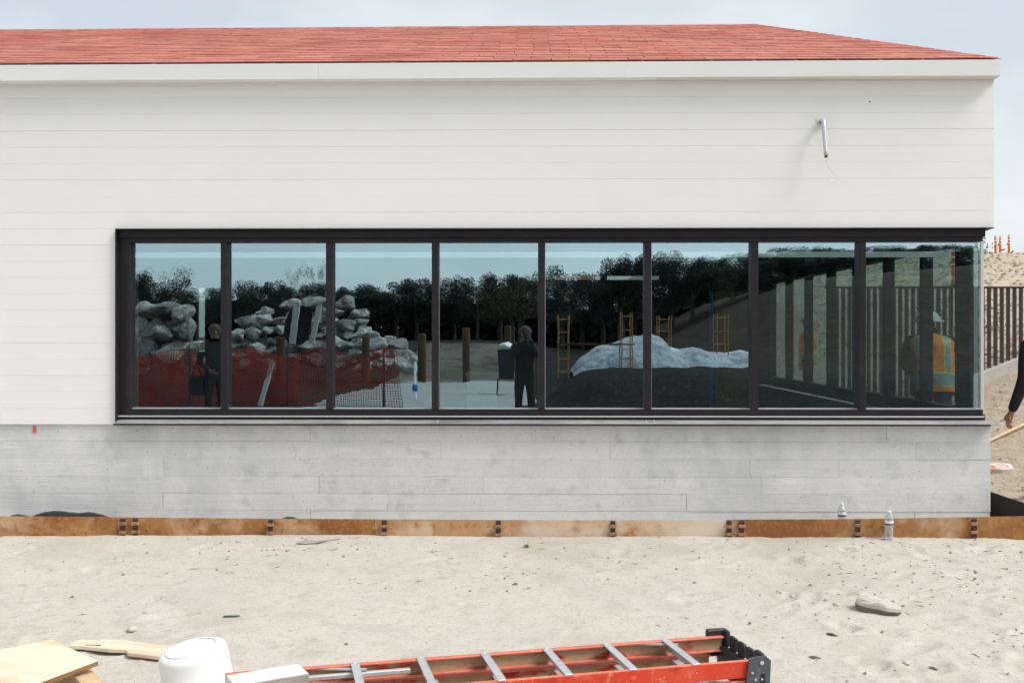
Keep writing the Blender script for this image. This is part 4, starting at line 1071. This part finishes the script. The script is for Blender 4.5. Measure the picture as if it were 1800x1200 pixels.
def person(name, label, loc, rz, J, mats, parts, scale=1.0, hands=True, head_r=1.0, group=None):
    """J: joint positions in local coordinates (x right, y forward, z up). mats: cloth_top, cloth_leg, skin, boot."""
    t = thing(name, label, 'person', loc, (0, 0, rz), group)
    order = ['pelvis', 'spine', 'chest', 'neck', 'chin', 'head', 'crown', 'shl', 'ell', 'wrl', 'shr', 'elr', 'wrr', 'hpl', 'knl', 'anl', 'tol', 'hpr', 'knr', 'anr', 'tor']
    rad = dict(pelvis=(.155, .125), spine=(.145, .115), chest=(.165, .125), neck=.058, chin=(.068, .075), head=(.082, .098), crown=(.062, .072), shl=.075, ell=.052, wrl=.033, shr=.075, elr=.052, wrr=.033,
               hpl=.098, knl=.066, anl=.046, tol=.038, hpr=.098, knr=.066, anr=.046, tor=.038)
    rad.update(J.get('rad', {}))
    E = [('pelvis', 'spine'), ('spine', 'chest'), ('chest', 'neck'), ('neck', 'chin'), ('chin', 'head'), ('head', 'crown'), ('chest', 'shl'), ('shl', 'ell'), ('ell', 'wrl'), ('chest', 'shr'), ('shr', 'elr'), ('elr', 'wrr'),
         ('pelvis', 'hpl'), ('hpl', 'knl'), ('knl', 'anl'), ('anl', 'tol'), ('pelvis', 'hpr'), ('hpr', 'knr'), ('knr', 'anr'), ('anr', 'tor')]
    ix = {n_: i for i, n_ in enumerate(order)}
    V_ = [Vector(J[n_]) * scale for n_ in order]
    vv, ff = skin_eval(V_, [(ix[a], ix[b]) for a, b in E], [tuple(q * scale for q in rad[n_]) if isinstance(rad[n_], tuple) else rad[n_] * scale for n_ in order], 0, 2)
    slot = {}
    for a, b in E:
        slot[(a, b)] = 2 if b in ('chin', 'head', 'crown') else 3 if b in ('tol', 'tor') else 1 if b in ('hpl', 'hpr', 'knl', 'knr', 'anl', 'anr') else 0
    segs = [(V_[ix[a]], V_[ix[b]], slot[(a, b)]) for a, b in E]
    mb = MB()
    for f in ff:
        c_ = sum((vv[i] for i in f), Vector()) / len(f); best = (9, 0)
        for a, b, s_ in segs:
            d_ = b - a; u_ = max(0, min(1, (c_ - a).dot(d_) / max(d_.length_squared, 1e-6))); q_ = (c_ - a - d_ * u_).length - (.03 if s_ == 0 else 0)
            if q_ < best[0]: best = (q_, s_)
        mb.mi.append(best[1])
    mb.v = [tuple(v) for v in vv]; mb.f = [tuple(f) for f in ff]
    if hands:
        hv, hf = hand_geo()
        for wr, el, mir in (('wrl', 'ell', -1), ('wrr', 'elr', 1)):
            w_, e_ = V_[ix[wr]], V_[ix[el]]; zax = (e_ - w_).normalized()
            yax = Vector(J.get('palm_' + wr, (mir, 0, 0))); yax = (yax - zax * yax.dot(zax)).normalized(); xax = yax.cross(zax)
            if mir < 0 and not J.get('nomir'): pass
            Mx = Matrix((xax, yax, zax)).transposed()
            mb.add([w_ + Mx @ (Vector((v.x * J.get('thumb_' + wr, 1), v.y, v.z)) * scale) for v in hv], hf, 2)
    body = mb.build('body', mats, t, smooth=True)
    if parts: parts(t, J, scale)
    return t
STAND = dict(pelvis=(0, 0, .95), spine=(0, .005, 1.13), chest=(0, .0, 1.34), neck=(0, .0, 1.49), chin=(0, .02, 1.56), head=(0, .03, 1.65), crown=(0, .02, 1.73),
             shl=(-.185, 0, 1.42), ell=(-.235, -.02, 1.14), wrl=(-.24, .08, .90), shr=(.185, 0, 1.42), elr=(.235, -.02, 1.14), wrr=(.24, .08, .90),
             hpl=(-.095, 0, .88), knl=(-.105, .03, .49), anl=(-.11, -.02, .085), tol=(-.125, .15, .045), hpr=(.095, 0, .88), knr=(.105, .03, .49), anr=(.11, -.02, .085), tor=(.125, .15, .045))
def face_bits(t, J, s_):
    h_ = Vector(J['head']) * s_
    MB().tube([h_ + Vector((0, .085, .02)) * s_, h_ + Vector((0, .112, -.018)) * s_, h_ + Vector((0, .085, -.03)) * s_], [.008 * s_, .014 * s_, .008 * s_], 8).build('nose', 'skin', t, smooth=True)
    for sx in (-1, 1):
        MB().lathe([(0, .008 * s_), (.02 * s_, .006 * s_), (.026 * s_, 0), (.0, -.008 * s_)], 10, M=Matrix.Translation(h_ + Vector((sx * .086, -.005, -.01)) * s_) @ Matrix.Rotation(R(90), 4, 'Y')).build('ear', 'skin', t)
        MB().lathe([(0, .007 * s_), (.010 * s_, .004 * s_), (.012 * s_, 0)], 8, M=Matrix.Translation(h_ + Vector((sx * .032, .086, .015)) * s_) @ Matrix.Rotation(R(-90), 4, 'X')).build('eye', 'camera_black', t)
    MB().box(tuple(h_ + Vector((-.022, .078, -.062)) * s_), tuple(h_ + Vector((.022, .092, -.054)) * s_), bev=.003).build('mouth', 'panel_brown', t)
def dome(c_, rx, ry, rz_, name, mat, t, lo=-.15, seg=20, rot=None):
    pr = [(math.cos(a), math.sin(a)) for a in np.linspace(lo, math.pi / 2, 9)]
    M_ = Matrix.Translation(c_) @ (rot or Matrix.Identity(4)) @ Matrix.Diagonal((rx, ry, rz_, 1))
    return MB().lathe([(max(r_, .001), z) for r_, z in pr], seg, M=M_).build(name, mat, t, smooth=True)
def hair_bits(t, J, s_):
    face_bits(t, J, s_)
    dome(Vector(J['head']) * s_ + Vector((0, -.018, .03)) * s_, .105 * s_, .118 * s_, .105 * s_, 'hair', 'brown_hair', t, lo=-.5)
def hat_bits(t, J, s_):
    face_bits(t, J, s_)
    c_ = Vector(J['head']) * s_ + Vector((0, -.002, .045)) * s_
    hh = dome(c_, .118 * s_, .138 * s_, .105 * s_, 'hard_hat', 'hard_hat', t, lo=0)
    MB().lathe([(.112, .0), (.150, -.012), (.152, -.004), (.114, .010)], 24, M=Matrix.Translation(c_) @ Matrix.Diagonal((s_, 1.18 * s_, s_, 1))).build('brim', 'hard_hat', hh, smooth=True)
    MB().box(tuple(c_ + Vector((-.012, -.12, .03)) * s_), tuple(c_ + Vector((.012, .12, .112)) * s_), bev=.004).build('ridge', 'hard_hat', hh)

def vest_bits(t, J, s_):
    """hi-vis vest lofted round the torso, with yellow-edged silver bands"""
    hat_bits(t, J, s_)
    pel, spn, ch, nk = [Vector(J[k]) * s_ for k in ('pelvis', 'spine', 'chest', 'neck')]
    rings = [(pel + (pel - spn) * .35, .205, .165), (pel, .208, .165), (spn, .200, .155), ((spn + ch) / 2, .208, .158), (ch, .222, .162), (ch + (nk - ch) * .45, .215, .140), (ch + (nk - ch) * .78, .150, .105), (ch + (nk - ch) * .95, .085, .085)]
    def ring(i_, k, n=36, g=1.0):
        f = min(max(i_, 0), len(rings) - 1.001); a = int(f); u_ = f - a
        c_ = rings[a][0].lerp(rings[a + 1][0], u_); rx = rings[a][1] * (1 - u_) + rings[a + 1][1] * u_; ry = rings[a][2] * (1 - u_) + rings[a + 1][2] * u_
        d_ = (rings[a + 1][0] - rings[a][0]).normalized(); xx = Vector((1, 0, 0)); yy = d_.cross(xx).normalized()
        an = 2 * math.pi * k / n; wob = 1 + .02 * math.sin(an * 5 + f * 2.3) + .012 * math.sin(an * 9 - f * 4)
        sq = 1 / (abs(math.cos(an)) ** 2.6 + abs(math.sin(an)) ** 2.6) ** (1 / 2.6)
        return c_ + (xx * math.cos(an) * rx + yy * math.sin(an) * ry) * sq * wob * g * s_
    def sheet(i0, i1, k0, k1, mat, name, g, par, ni=16):
        n_ = 36; ks = np.arange(k0, k1 + .001, .5); mb = MB(); vv = []
        for i_ in np.linspace(i0, i1, ni):
            for k in ks: vv.append(ring(i_, k, n_, g))
        m_ = len(ks); ff = [(a * m_ + b, a * m_ + b + 1, (a + 1) * m_ + b + 1, (a + 1) * m_ + b) for a in range(ni - 1) for b in range(m_ - 1)]
        return mb.add(vv, ff).build(name, mat, par, smooth=True)
    ve = sheet(0, len(rings) - 1.01, 0, 36, 'vest_orange', 'vest', 1.0, t, 30)
    sheet(.80, 1.75, 0, 36, 'vest_yellow', 'band_edge', 1.012, ve); sheet(.92, 1.63, 0, 36, 'vest_silver', 'band', 1.022, ve)
    for k in (5.6, 12.4, 23.6, 30.4):
        sheet(1.7, 6.3, k - 1.15, k + 1.15, 'vest_yellow', 'band_edge', 1.014, ve); sheet(1.7, 6.3, k - .8, k + .8, 'vest_silver', 'band', 1.024, ve)

# worker in the yard, seen through the return glass: back to the window, head bowed
J = dict(STAND); J.update(pelvis=(0, 0, .90), spine=(.0, .04, 1.07), chest=(0, .12, 1.27), neck=(0, .20, 1.39), chin=(.01, .25, 1.44), head=(.015, .30, 1.51), crown=(.015, .32, 1.585),
                          shl=(-.20, .12, 1.34), ell=(-.20, .34, 1.12), wrl=(-.10, .54, 1.02), shr=(.20, .12, 1.34), elr=(.20, .34, 1.12), wrr=(.10, .54, 1.02))
wx, wy = PX(1640, 1.75), 1.75
person('person', 'worker in orange hi-vis vest and pale hard hat bending, seen through the last pane', (wx, wy, h1(wx, wy) - .02), R(-10), J, ['navy_cloth', 'denim', 'skin', 'boot'], vest_bits, 1.0, group='workers in hi-vis vests')
wx, wy = PX(1421, 9.2), 9.2
person('person', 'distant worker in hi-vis vest glimpsed through the seventh pane', (wx, wy, h1(wx, wy) - .02), R(70), STAND, ['navy_cloth', 'denim', 'skin', 'boot'], vest_bits, .97, group='workers in hi-vis vests')
# passer-by at the right edge, dark jacket, only the forearm and hand in the frame
YP = .22
hx, el = P(1779, 729, YP), P(1797, 664, YP)
bx0 = 4.27
gz = .235
J = dict(STAND)
def loc_(p): return (p.x - bx0, 0.0, p.z - gz)
PS = .92
J.update(shl=(-.185, .0, 1.40), ell=((el.x - bx0) / PS, -.05, (el.z - gz) / PS), wrl=((hx.x - bx0) / PS, .015, (hx.z - gz) / PS + .02), palm_wrl=(-.75, .62, 0), thumb_wrl=-1,
         rad=dict(ell=.062, wrl=.040), knl=(-.04, .12, .50), anl=(.0, .20, .09), tol=(.02, .37, .05), anr=(.10, -.20, .11), tor=(.11, -.05, .045))
person('person', 'person in black long-sleeved jacket at the frame edge, hand hanging beside the dirt', (bx0, YP, gz), 0, J, ['black_cloth', 'black_cloth', 'skin', 'boot'], hair_bits, PS)
# the photographer, mirrored in the glass
J = dict(STAND); J.update(shl=(-.185, .02, 1.42), ell=(-.24, .16, 1.22), wrl=(-.075, .30, 1.52), shr=(.185, .02, 1.42), elr=(.24, .16, 1.22), wrr=(.085, .28, 1.55), palm_wrl=(1, 0, 0), palm_wrr=(-1, 0, 0))
person('person', 'photographer in dark clothes reflected in the window holding a camera', (.02, -CAM_D - .42, .0), 0, J, ['black_cloth', 'black_cloth', 'skin_dim', 'boot'], hair_bits, 1.0)
ct = thing('camera', 'black camera held up by the photographer', 'camera', (0, -CAM_D - .10, CAM_Z))
MB().box((-.07, -.14, -.05), (.07, -.08, .045), bev=.008).build('body', 'camera_black', ct)
MB().lathe([(.0, 0), (.036, 0), (.036, .085), (.03, .085), (.028, .078), (.0, .07)], 20, M=Matrix.Translation((0, -.08, 0)) @ Matrix.Rotation(R(-90), 4, 'X')).build('lens', 'camera_black', ct)
MB().box((-.025, -.135, .0455), (.025, -.085, .07), bev=.006).build('viewfinder', 'camera_black', ct)
# bystander mirrored in the first pane
J = dict(STAND); J.update(wrl=(-.10, .16, 1.02), ell=(-.25, .0, 1.16), wrr=(.22, .05, .88))
bx1 = RX(372, 8.6)
person('person', 'dark-clothed bystander with brown hair reflected in the first pane', (bx1, -8.6, 0), R(-25), J, ['black_cloth', 'black_cloth', 'skin_dim', 'boot'], hair_bits, 1.02)
bgm = thing('shoulder_bag', 'black bag hanging by the reflected bystander', 'bag', (bx1 - .27, -8.5, .62))
MB().box((-.12, -.06, 0), (.12, .06, .32), bev=.03).build('pouch', 'black_cloth', bgm)
MB().tube([(-.09, 0, .30), (.0, 0, .55), (.09, 0, .30)], .012, 6).build('strap', 'black_cloth', bgm)

# ------------------------------------------------------------------ the site mirrored in the glass
def hb(x, Y): return float(h_back(np.array([x]), np.array([-Y]))[0])
# orange safety netting
NY = 14.4
nx0, nx1 = RX(195, NY), RX(694, NY)
ne = thing('safety_netting', 'sagging orange plastic safety netting fence on steel stakes, reflected in the left panes', 'netting', (nx0, -NY, 0), world=True)
def net_pt(u, v):
    x = nx0 + (nx1 - nx0) * u
    sag = .10 * math.sin(u * math.pi * 4.2) ** 2 + .06 * math.sin(u * 23)
    z = v * (1.24 - sag * .8 + (.06 if u > .9 else 0)) + .02
    x += (1 - v) * .16 * max(0, (u - .9) * 10)
    return Vector((x, -NY + .16 * math.sin(u * 14 + v) + .10 * math.sin(u * 31 + v * 3) * (1 - v), z))
mb = MB(); nu, nv = 120, 22
for j in range(nv + 1):
    for i in range(nu):
        a, b = net_pt(i / nu, j / nv), net_pt((i + 1) / nu, j / nv); w_ = Vector((0, 0, .012 if j not in (0, nv) else .022))
        mb.add([a - w_ / 2, b - w_ / 2, b + w_ / 2, a + w_ / 2], [(0, 1, 2, 3)])
for i in range(nu + 1):
    for j in range(nv):
        a, b = net_pt(i / nu, j / nv), net_pt(i / nu, (j + 1) / nv); w_ = Vector((.011, 0, 0))
        mb.add([a - w_ / 2, a + w_ / 2, b + w_ / 2, b - w_ / 2], [(0, 1, 2, 3)])
mb.build('mesh', 'netting', ne)
mb = MB()
def net2(u, v):
    p = net_pt(u * .64, v); return p + Vector((.02, -.5 + .2 * math.sin(u * 9), -.04))
for j in range(nv + 1):
    for i in range(80):
        a, b = net2(i / 80, j / nv), net2((i + 1) / 80, j / nv); w_ = Vector((0, 0, .015)); mb.add([a - w_ / 2, b - w_ / 2, b + w_ / 2, a + w_ / 2], [(0, 1, 2, 3)])
for i in range(81):
    for j in range(nv):
        a, b = net2(i / 80, j / nv), net2(i / 80, (j + 1) / nv); w_ = Vector((.014, 0, 0)); mb.add([a - w_ / 2, a + w_ / 2, b + w_ / 2, b - w_ / 2], [(0, 1, 2, 3)])
mb.build('mesh', 'netting', ne)
for px in (210, 330, 504, 672):
    x = RX(px, NY); MB().box((x - .025, -NY + .02, -.2), (x + .025, -NY + .07, 1.32)).build('stake', 'dark_steel', ne)
# wooden bollards
for px, Y, py, lab in ((301, 25.0, 586, 'in front of the first boulder heap'), (492, 25.5, 594, 'in front of the dark hollow in the big heap'), (640, 26, 590, 'at the right foot of the big heap'), (739, 26.5, 586, 'second from the heap'), (820, 28, 575, 'with pale top in the fourth pane'), (893, 33, 571, 'behind the rubbish bin')):
    x = RX(px, Y); z0 = hb(x, Y) - .1
    single('wooden_bollard', MB().lathe([(.14, 0), (.145, .2), (.14, RZ(py, Y) - z0 - .03), (.12, RZ(py, Y) - z0), (0, RZ(py, Y) - z0 + .01)], 14), 'post_wood', 'brown wooden bollard reflected ' + lab, 'bollard', (x, -Y, z0), group='reflected wooden bollards', world=False)
# boulders
bmesh_pool = []
for i in range(10):
    bmesh_pool.append(rock_mesh(100 + i, 3, .72, .5, (.38, .78), 14).mesh('boulder', 'boulder'))
def boulder(px, py, Y, rx, rz_, label, group, dark=False):
    o_ = bpy.data.objects.new('boulder', random.choice(bmesh_pool)); C.objects.link(o_)
    o_.location = (RX(px, Y), -Y + random.uniform(-.3, .3), RZ(py, Y)); o_.scale = (rx, rx * random.uniform(.8, 1.1), rz_ / .72); o_.rotation_euler = (random.uniform(-.25, .25), random.uniform(-.25, .25), random.uniform(0, 6.3))
    tag(o_, label, 'boulder', group)
LA_, GA_ = 'big rounded boulder of the heap reflected in the first pane', 'boulders of the heap in the first pane'
for px, py, rx, rz_ in ((245, 548, .75, .42), (285, 545, .85, .40), (320, 552, .6, .4), (238, 585, .7, .55), (278, 583, .8, .5), (322, 582, .65, .6), (250, 620, .8, .6), (300, 625, .9, .7), (340, 615, .6, .55), (225, 650, .8, .6), (345, 645, .6, .4), (200, 600, .9, .9)):
    boulder(px, py, 23.5, rx, rz_, LA_, GA_)
LB_, GB_ = 'pale boulder stacked in the big rock heap reflected in panes two and three', 'boulders of the big heap'
prof_ = [(405, 592), (425, 565), (445, 548), (475, 541), (505, 537), (540, 532), (575, 530), (597, 524), (620, 545), (640, 568), (665, 585), (690, 596), (715, 602)]
for px in range(410, 716, 21):
    top = float(np.interp(px, [p[0] for p in prof_], [p[1] for p in prof_]))
    py = top + 6
    while py < 645:
        small = px < 500
        rx = random.uniform(.26, .5) if small else random.uniform(.32, .62)
        boulder(px + random.uniform(-8, 8), py + random.uniform(-3, 3), 29 - (py - 530) * .02, rx, rx * random.uniform(.5, .7), LB_, GB_)
        py += random.uniform(15, 22)
t = thing('hollow_sheet', 'black sheet put in as the dark hollow in the big rock heap', 'dark sheet', (RX(530, 26.6), -26.6, 0), world=True)
tp = [P(500, 566, 26.6), P(510, 545, 27.0), P(522, 538, 27.2), P(540, 541, 27.0), P(549, 552, 26.8), P(541, 598, 26.0), P(528, 608, 25.8), P(506, 606, 25.8), P(497, 590, 26.2)]
mb = MB(); cc = sum(tp, Vector()) / len(tp) + Vector((0, .1, 0)); mb.add([(p.x, -p.y, p.z) for p in tp] + [(cc.x, -cc.y, cc.z)], [(i, (i + 1) % 9, 9) for i in range(9)])
mb.build('sheet', 'hollow_shade', t, smooth=True)  # black sheet stands in for the shade in a hollow between boulders
for a, b, lab in (((513, 606), (521, 540), 'dark grey plank leaning on the left edge of the dark hollow'), ((548, 606), (562, 540), 'grey plank leaning by the dark hollow'), ((456, 716), (478, 640), 'tan plank leaning on the orange netting')):
    Y = 25.4 if a[0] > 500 else 14.1
    p, q = P(a[0], a[1], Y), P(b[0], b[1], Y + .3)
    lumber((p.x, -p.y, p.z), (q.x, -q.y, q.z), .22 if Y > 20 else .12, .05, 'grey_wood', lab, name='leaning_plank')
# rubbish bin on a cart, with white bag
Y = 20; x = RX(891, Y)
t = thing('rubbish_bin', 'dark rubbish bin with white bag on a wire cart, reflected', 'bin', (x, -Y, hb(x, Y)))
MB().add([(-.20, -.2, .45), (.20, -.2, .45), (.20, .2, .45), (-.20, .2, .45), (-.25, -.25, 1.28), (.25, -.25, 1.28), (.25, .25, 1.28), (-.25, .25, 1.28)], [(0, 3, 2, 1), (4, 5, 6, 7), (0, 1, 5, 4), (1, 2, 6, 5), (2, 3, 7, 6), (3, 0, 4, 7)]).build('body', 'bin_dark', t)
rk = rock_mesh(55, 3, .8, .6); rk.v = [(a * .2, b * .18, c * .16 + 1.36) for a, b, c in rk.v]; rk.build('bag', 'bag_white', t, smooth=True)
for sx in (-1, 1):
    for sy in (-1, 1): MB().tube([(sx * .26, sy * .22, 0), (sx * .24, sy * .2, .46)], .014, 6).build('leg', 'dark_steel', t)
MB().box((-.28, -.24, .43), (.28, .24, .448)).build('shelf', 'dark_steel', t)
# standpipe
Y = 18; x = RX(727, Y)
t = thing('standpipe', 'white plastic standpipe with blue valve rising from the path, reflected', 'pipe', (x, -Y, hb(x, Y)))
MB().tube([(0, 0, 0), (0, 0, .95)], .035, 10).build('pipe', 'white_marker', t); MB().lathe([(.05, .18), (.07, .22), (.07, .32), (.05, .36)], 10).build('valve', 'tape_blue', t)
# pale sprayed-concrete mound
mY = 30.5; mx0, mx1 = RX(1005, mY), RX(1315, mY)
def mound(x, y):
    px = np.interp(x, [mx0, mx1], [1005, 1315]); Y = -y
    top = np.interp(px, [1005, 1020, 1050, 1080, 1110, 1140, 1160, 1175, 1195, 1215, 1240, 1270, 1300, 1315], [652, 630, 610, 603, 592, 588, 596, 612, 618, 612, 616, 622, 618, 622])
    zt = CAM_Z + (590 - top) * (mY + CAM_D) / FPX
    prof2 = np.clip(1 - ((Y - mY) / 2.2) ** 2, 0, 1) ** .6
    base_ = .45
    return base_ - .5 + (zt - base_ + .5) * prof2 + fbm(x * 1.7, Y * 1.7, 33, 3) * .12 * prof2
o = grid_mesh('concrete_mound', np.linspace(mx0, mx1, 70), np.linspace(-mY - 2.2, -mY + 2.2, 34), mound, ['shotcrete'])
tag(o, 'pale grey sprayed-concrete mound reflected in the middle panes', 'mound')
# scaffold frames
for px, Y, p0, p1, wpx, lab in ((992, 29, 553, 618, 18, 'nearest the photographer'), (1104, 27.4, 548, 642, 18, 'standing against the pale mound'), (1168, 33, 556, 606, 22, 'behind the pale mound'), (1270, 30, 553, 612, 20, 'on the brown slope')):
    xa, xb_ = RX(px - wpx / 2, Y), RX(px + wpx / 2, Y); zt = RZ(p0, Y); zb = min(RZ(p1, Y), hb((xa + xb_) / 2, Y))
    t = thing('scaffold', 'orange scaffold frame ' + lab + ', reflected', 'scaffold', (xa, -Y, zb), group='reflected scaffold frames', world=True)
    for dy in (0, -.7):
        for x in (xa, xb_): MB().tube([(x, -Y + dy, zb - .2), (x, -Y + dy, zt)], .022, 6).build('upright', 'scaffold', t)
        for z in np.arange(zt - .15, zb, -.5): MB().tube([(xa, -Y + dy, z), (xb_, -Y + dy, z)], .016, 6).build('rung', 'scaffold', t)
lumber((RX(985, 29.2), -29.0, RZ(606, 29.2)), (RX(1112, 28), -27.6, RZ(606, 28)), .4, .06, 'post_wood', 'brown scaffold plank spanning two scaffold frames, reflected', name='scaffold_plank')

# ------------------------------------------------------------------ trees behind the site (mirrored)
def crown_mesh(seed, n_, mat, squat, leaf=.038):
    r_ = np.random.default_rng(seed); nb = 34
    cs = r_.normal(0, .42, (nb, 3)); cs[:, 2] = r_.uniform(-.45, .75, nb) * squat
    k = r_.integers(0, nb, n_); u_ = r_.normal(0, 1, (n_, 3)); u_ /= np.linalg.norm(u_, axis=1)[:, None]; p = cs[k] + u_ * (r_.uniform(.05, 1, n_) ** .45)[:, None] * r_.uniform(.16, .27, nb)[k][:, None]
    d1 = r_.normal(0, 1, (n_, 3)); d1 /= np.linalg.norm(d1, axis=1)[:, None]; d2 = np.cross(d1, r_.normal(0, 1, (n_, 3))); d2 /= np.linalg.norm(d2, axis=1)[:, None]
    l_ = r_.uniform(.5, 1.2, n_)[:, None] * leaf
    v = np.stack([p - d1 * l_ * .5, p + d2 * l_ * .35, p + d1 * l_ * .5, p - d2 * l_ * .35], 1).reshape(-1, 3)
    f = np.arange(n_ * 4).reshape(n_, 4)
    mb = MB(); mb.v = [tuple(q) for q in v]; mb.f = [tuple(q) for q in f]; mb.mi = [0] * n_
    return mb.mesh('crown', mat)
crowns = [crown_mesh(i, 14000, 'foliage', .9) for i in range(3)] + [crown_mesh(9, 14000, 'foliage_olive', .9), crown_mesh(11, 4500, 'foliage', 1.2, .036)]
def trunk_mesh():
    mb = MB().tube([(0, 0, -.3), (.01, 0, .3), (.0, .01, .62)], [.045, .035, .018], 7)
    for a in (0, 2.1, 4.2): mb.tube([(.0, 0, .36), (.14 * math.cos(a), .14 * math.sin(a), .56), (.26 * math.cos(a), .26 * math.sin(a), .70)], [.018, .012, .005], 5)
    return mb.mesh('trunk', 'bark')
trunk = trunk_mesh()
def tree(px, py_top, Y, wd, label, kind=None, group='dark trees along the skyline in the reflection'):
    x = RX(px, Y); z0 = hb(x, Y) - .2; H = RZ(py_top, Y) - z0
    k = random.randrange(3) if kind is None else kind
    t = thing('tree', label, 'tree', (x, -Y, z0), (0, 0, random.uniform(0, 6.3)), group)
    a = link('trunk', trunk, t); a.scale = (H * .8, H * .8, H * .8)
    c_ = link('crown', crowns[k], t); c_.scale = (wd / 1.5, wd / 1.5, H * .46); c_.location = (0, 0, H * .56)
LT = 'dense dark tree in the band of trees along the reflected skyline'
for px, top in ((205, 478), (300, 500), (345, 505), (385, 500), (425, 490), (465, 489), (500, 498), (545, 500), (585, 492), (625, 493), (660, 489), (695, 492), (730, 484), (765, 488), (800, 480), (840, 477), (880, 476), (915, 478), (955, 473), (990, 466), (1025, 476), (1060, 468), (1095, 470)):
    tree(px, top + random.uniform(-7, 6), 74 + random.uniform(-9, 12), random.uniform(2.6, 5.8), LT)
tree(262, 468, 48, 3.4, 'tall dark tree above the boulder heap reflected in the first pane', 0, None); tree(298, 470, 50, 2.6, 'loose dark tree beside the tall one in the first pane', 4, None)
tree(522, 472, 52, 1.6, 'thin feathery tree above the big heap, first of two', 4, None); tree(556, 472, 52, 1.5, 'thin feathery tree above the big heap, second of two', 4, None)
tree(900, 474, 46, 4.4, 'olive tinged tree reflected in the fourth pane', 3, None)
LH = 'dark tree on the hillside crest in the reflection'
for px, top in ((1090, 455), (1115, 436), (1145, 432), (1180, 438), (1215, 448), (1250, 458), (1285, 452), (1320, 444), (1355, 438), (1395, 432), (1430, 434), (1470, 430), (1510, 436), (1550, 430), (1590, 434), (1635, 428), (1680, 432), (1725, 428), (1770, 430), (1820, 426)):
    tree(px, top + random.uniform(-4, 4), 60 + random.uniform(-4, 6), random.uniform(3.6, 5.4), LH, None, 'dark trees on the hillside crest in the reflection')
far = MB()                                      # unbroken wood behind them
for k in range(15000):
    px = random.uniform(60, 1900); Y = random.uniform(84, 100); x = RX(px, Y); z = hb(x, Y) + (3.6 if px < 1080 else 2.4) * random.random() ** 1.4; l_ = random.uniform(.35, .8); d1 = Vector((random.uniform(-1, 1), random.uniform(-1, 1), random.uniform(-1, 1))).normalized() * l_; d2 = d1.orthogonal().normalized() * l_ * .6
    p = Vector((x, -Y, z)); far.add([p - d1, p + d2, p + d1, p - d2], [(0, 1, 2, 3)])
o = far.build('undergrowth', 'foliage'); o['kind'] = 'stuff'; o['label'] = 'dark undergrowth below the reflected trees'; o['category'] = 'undergrowth'
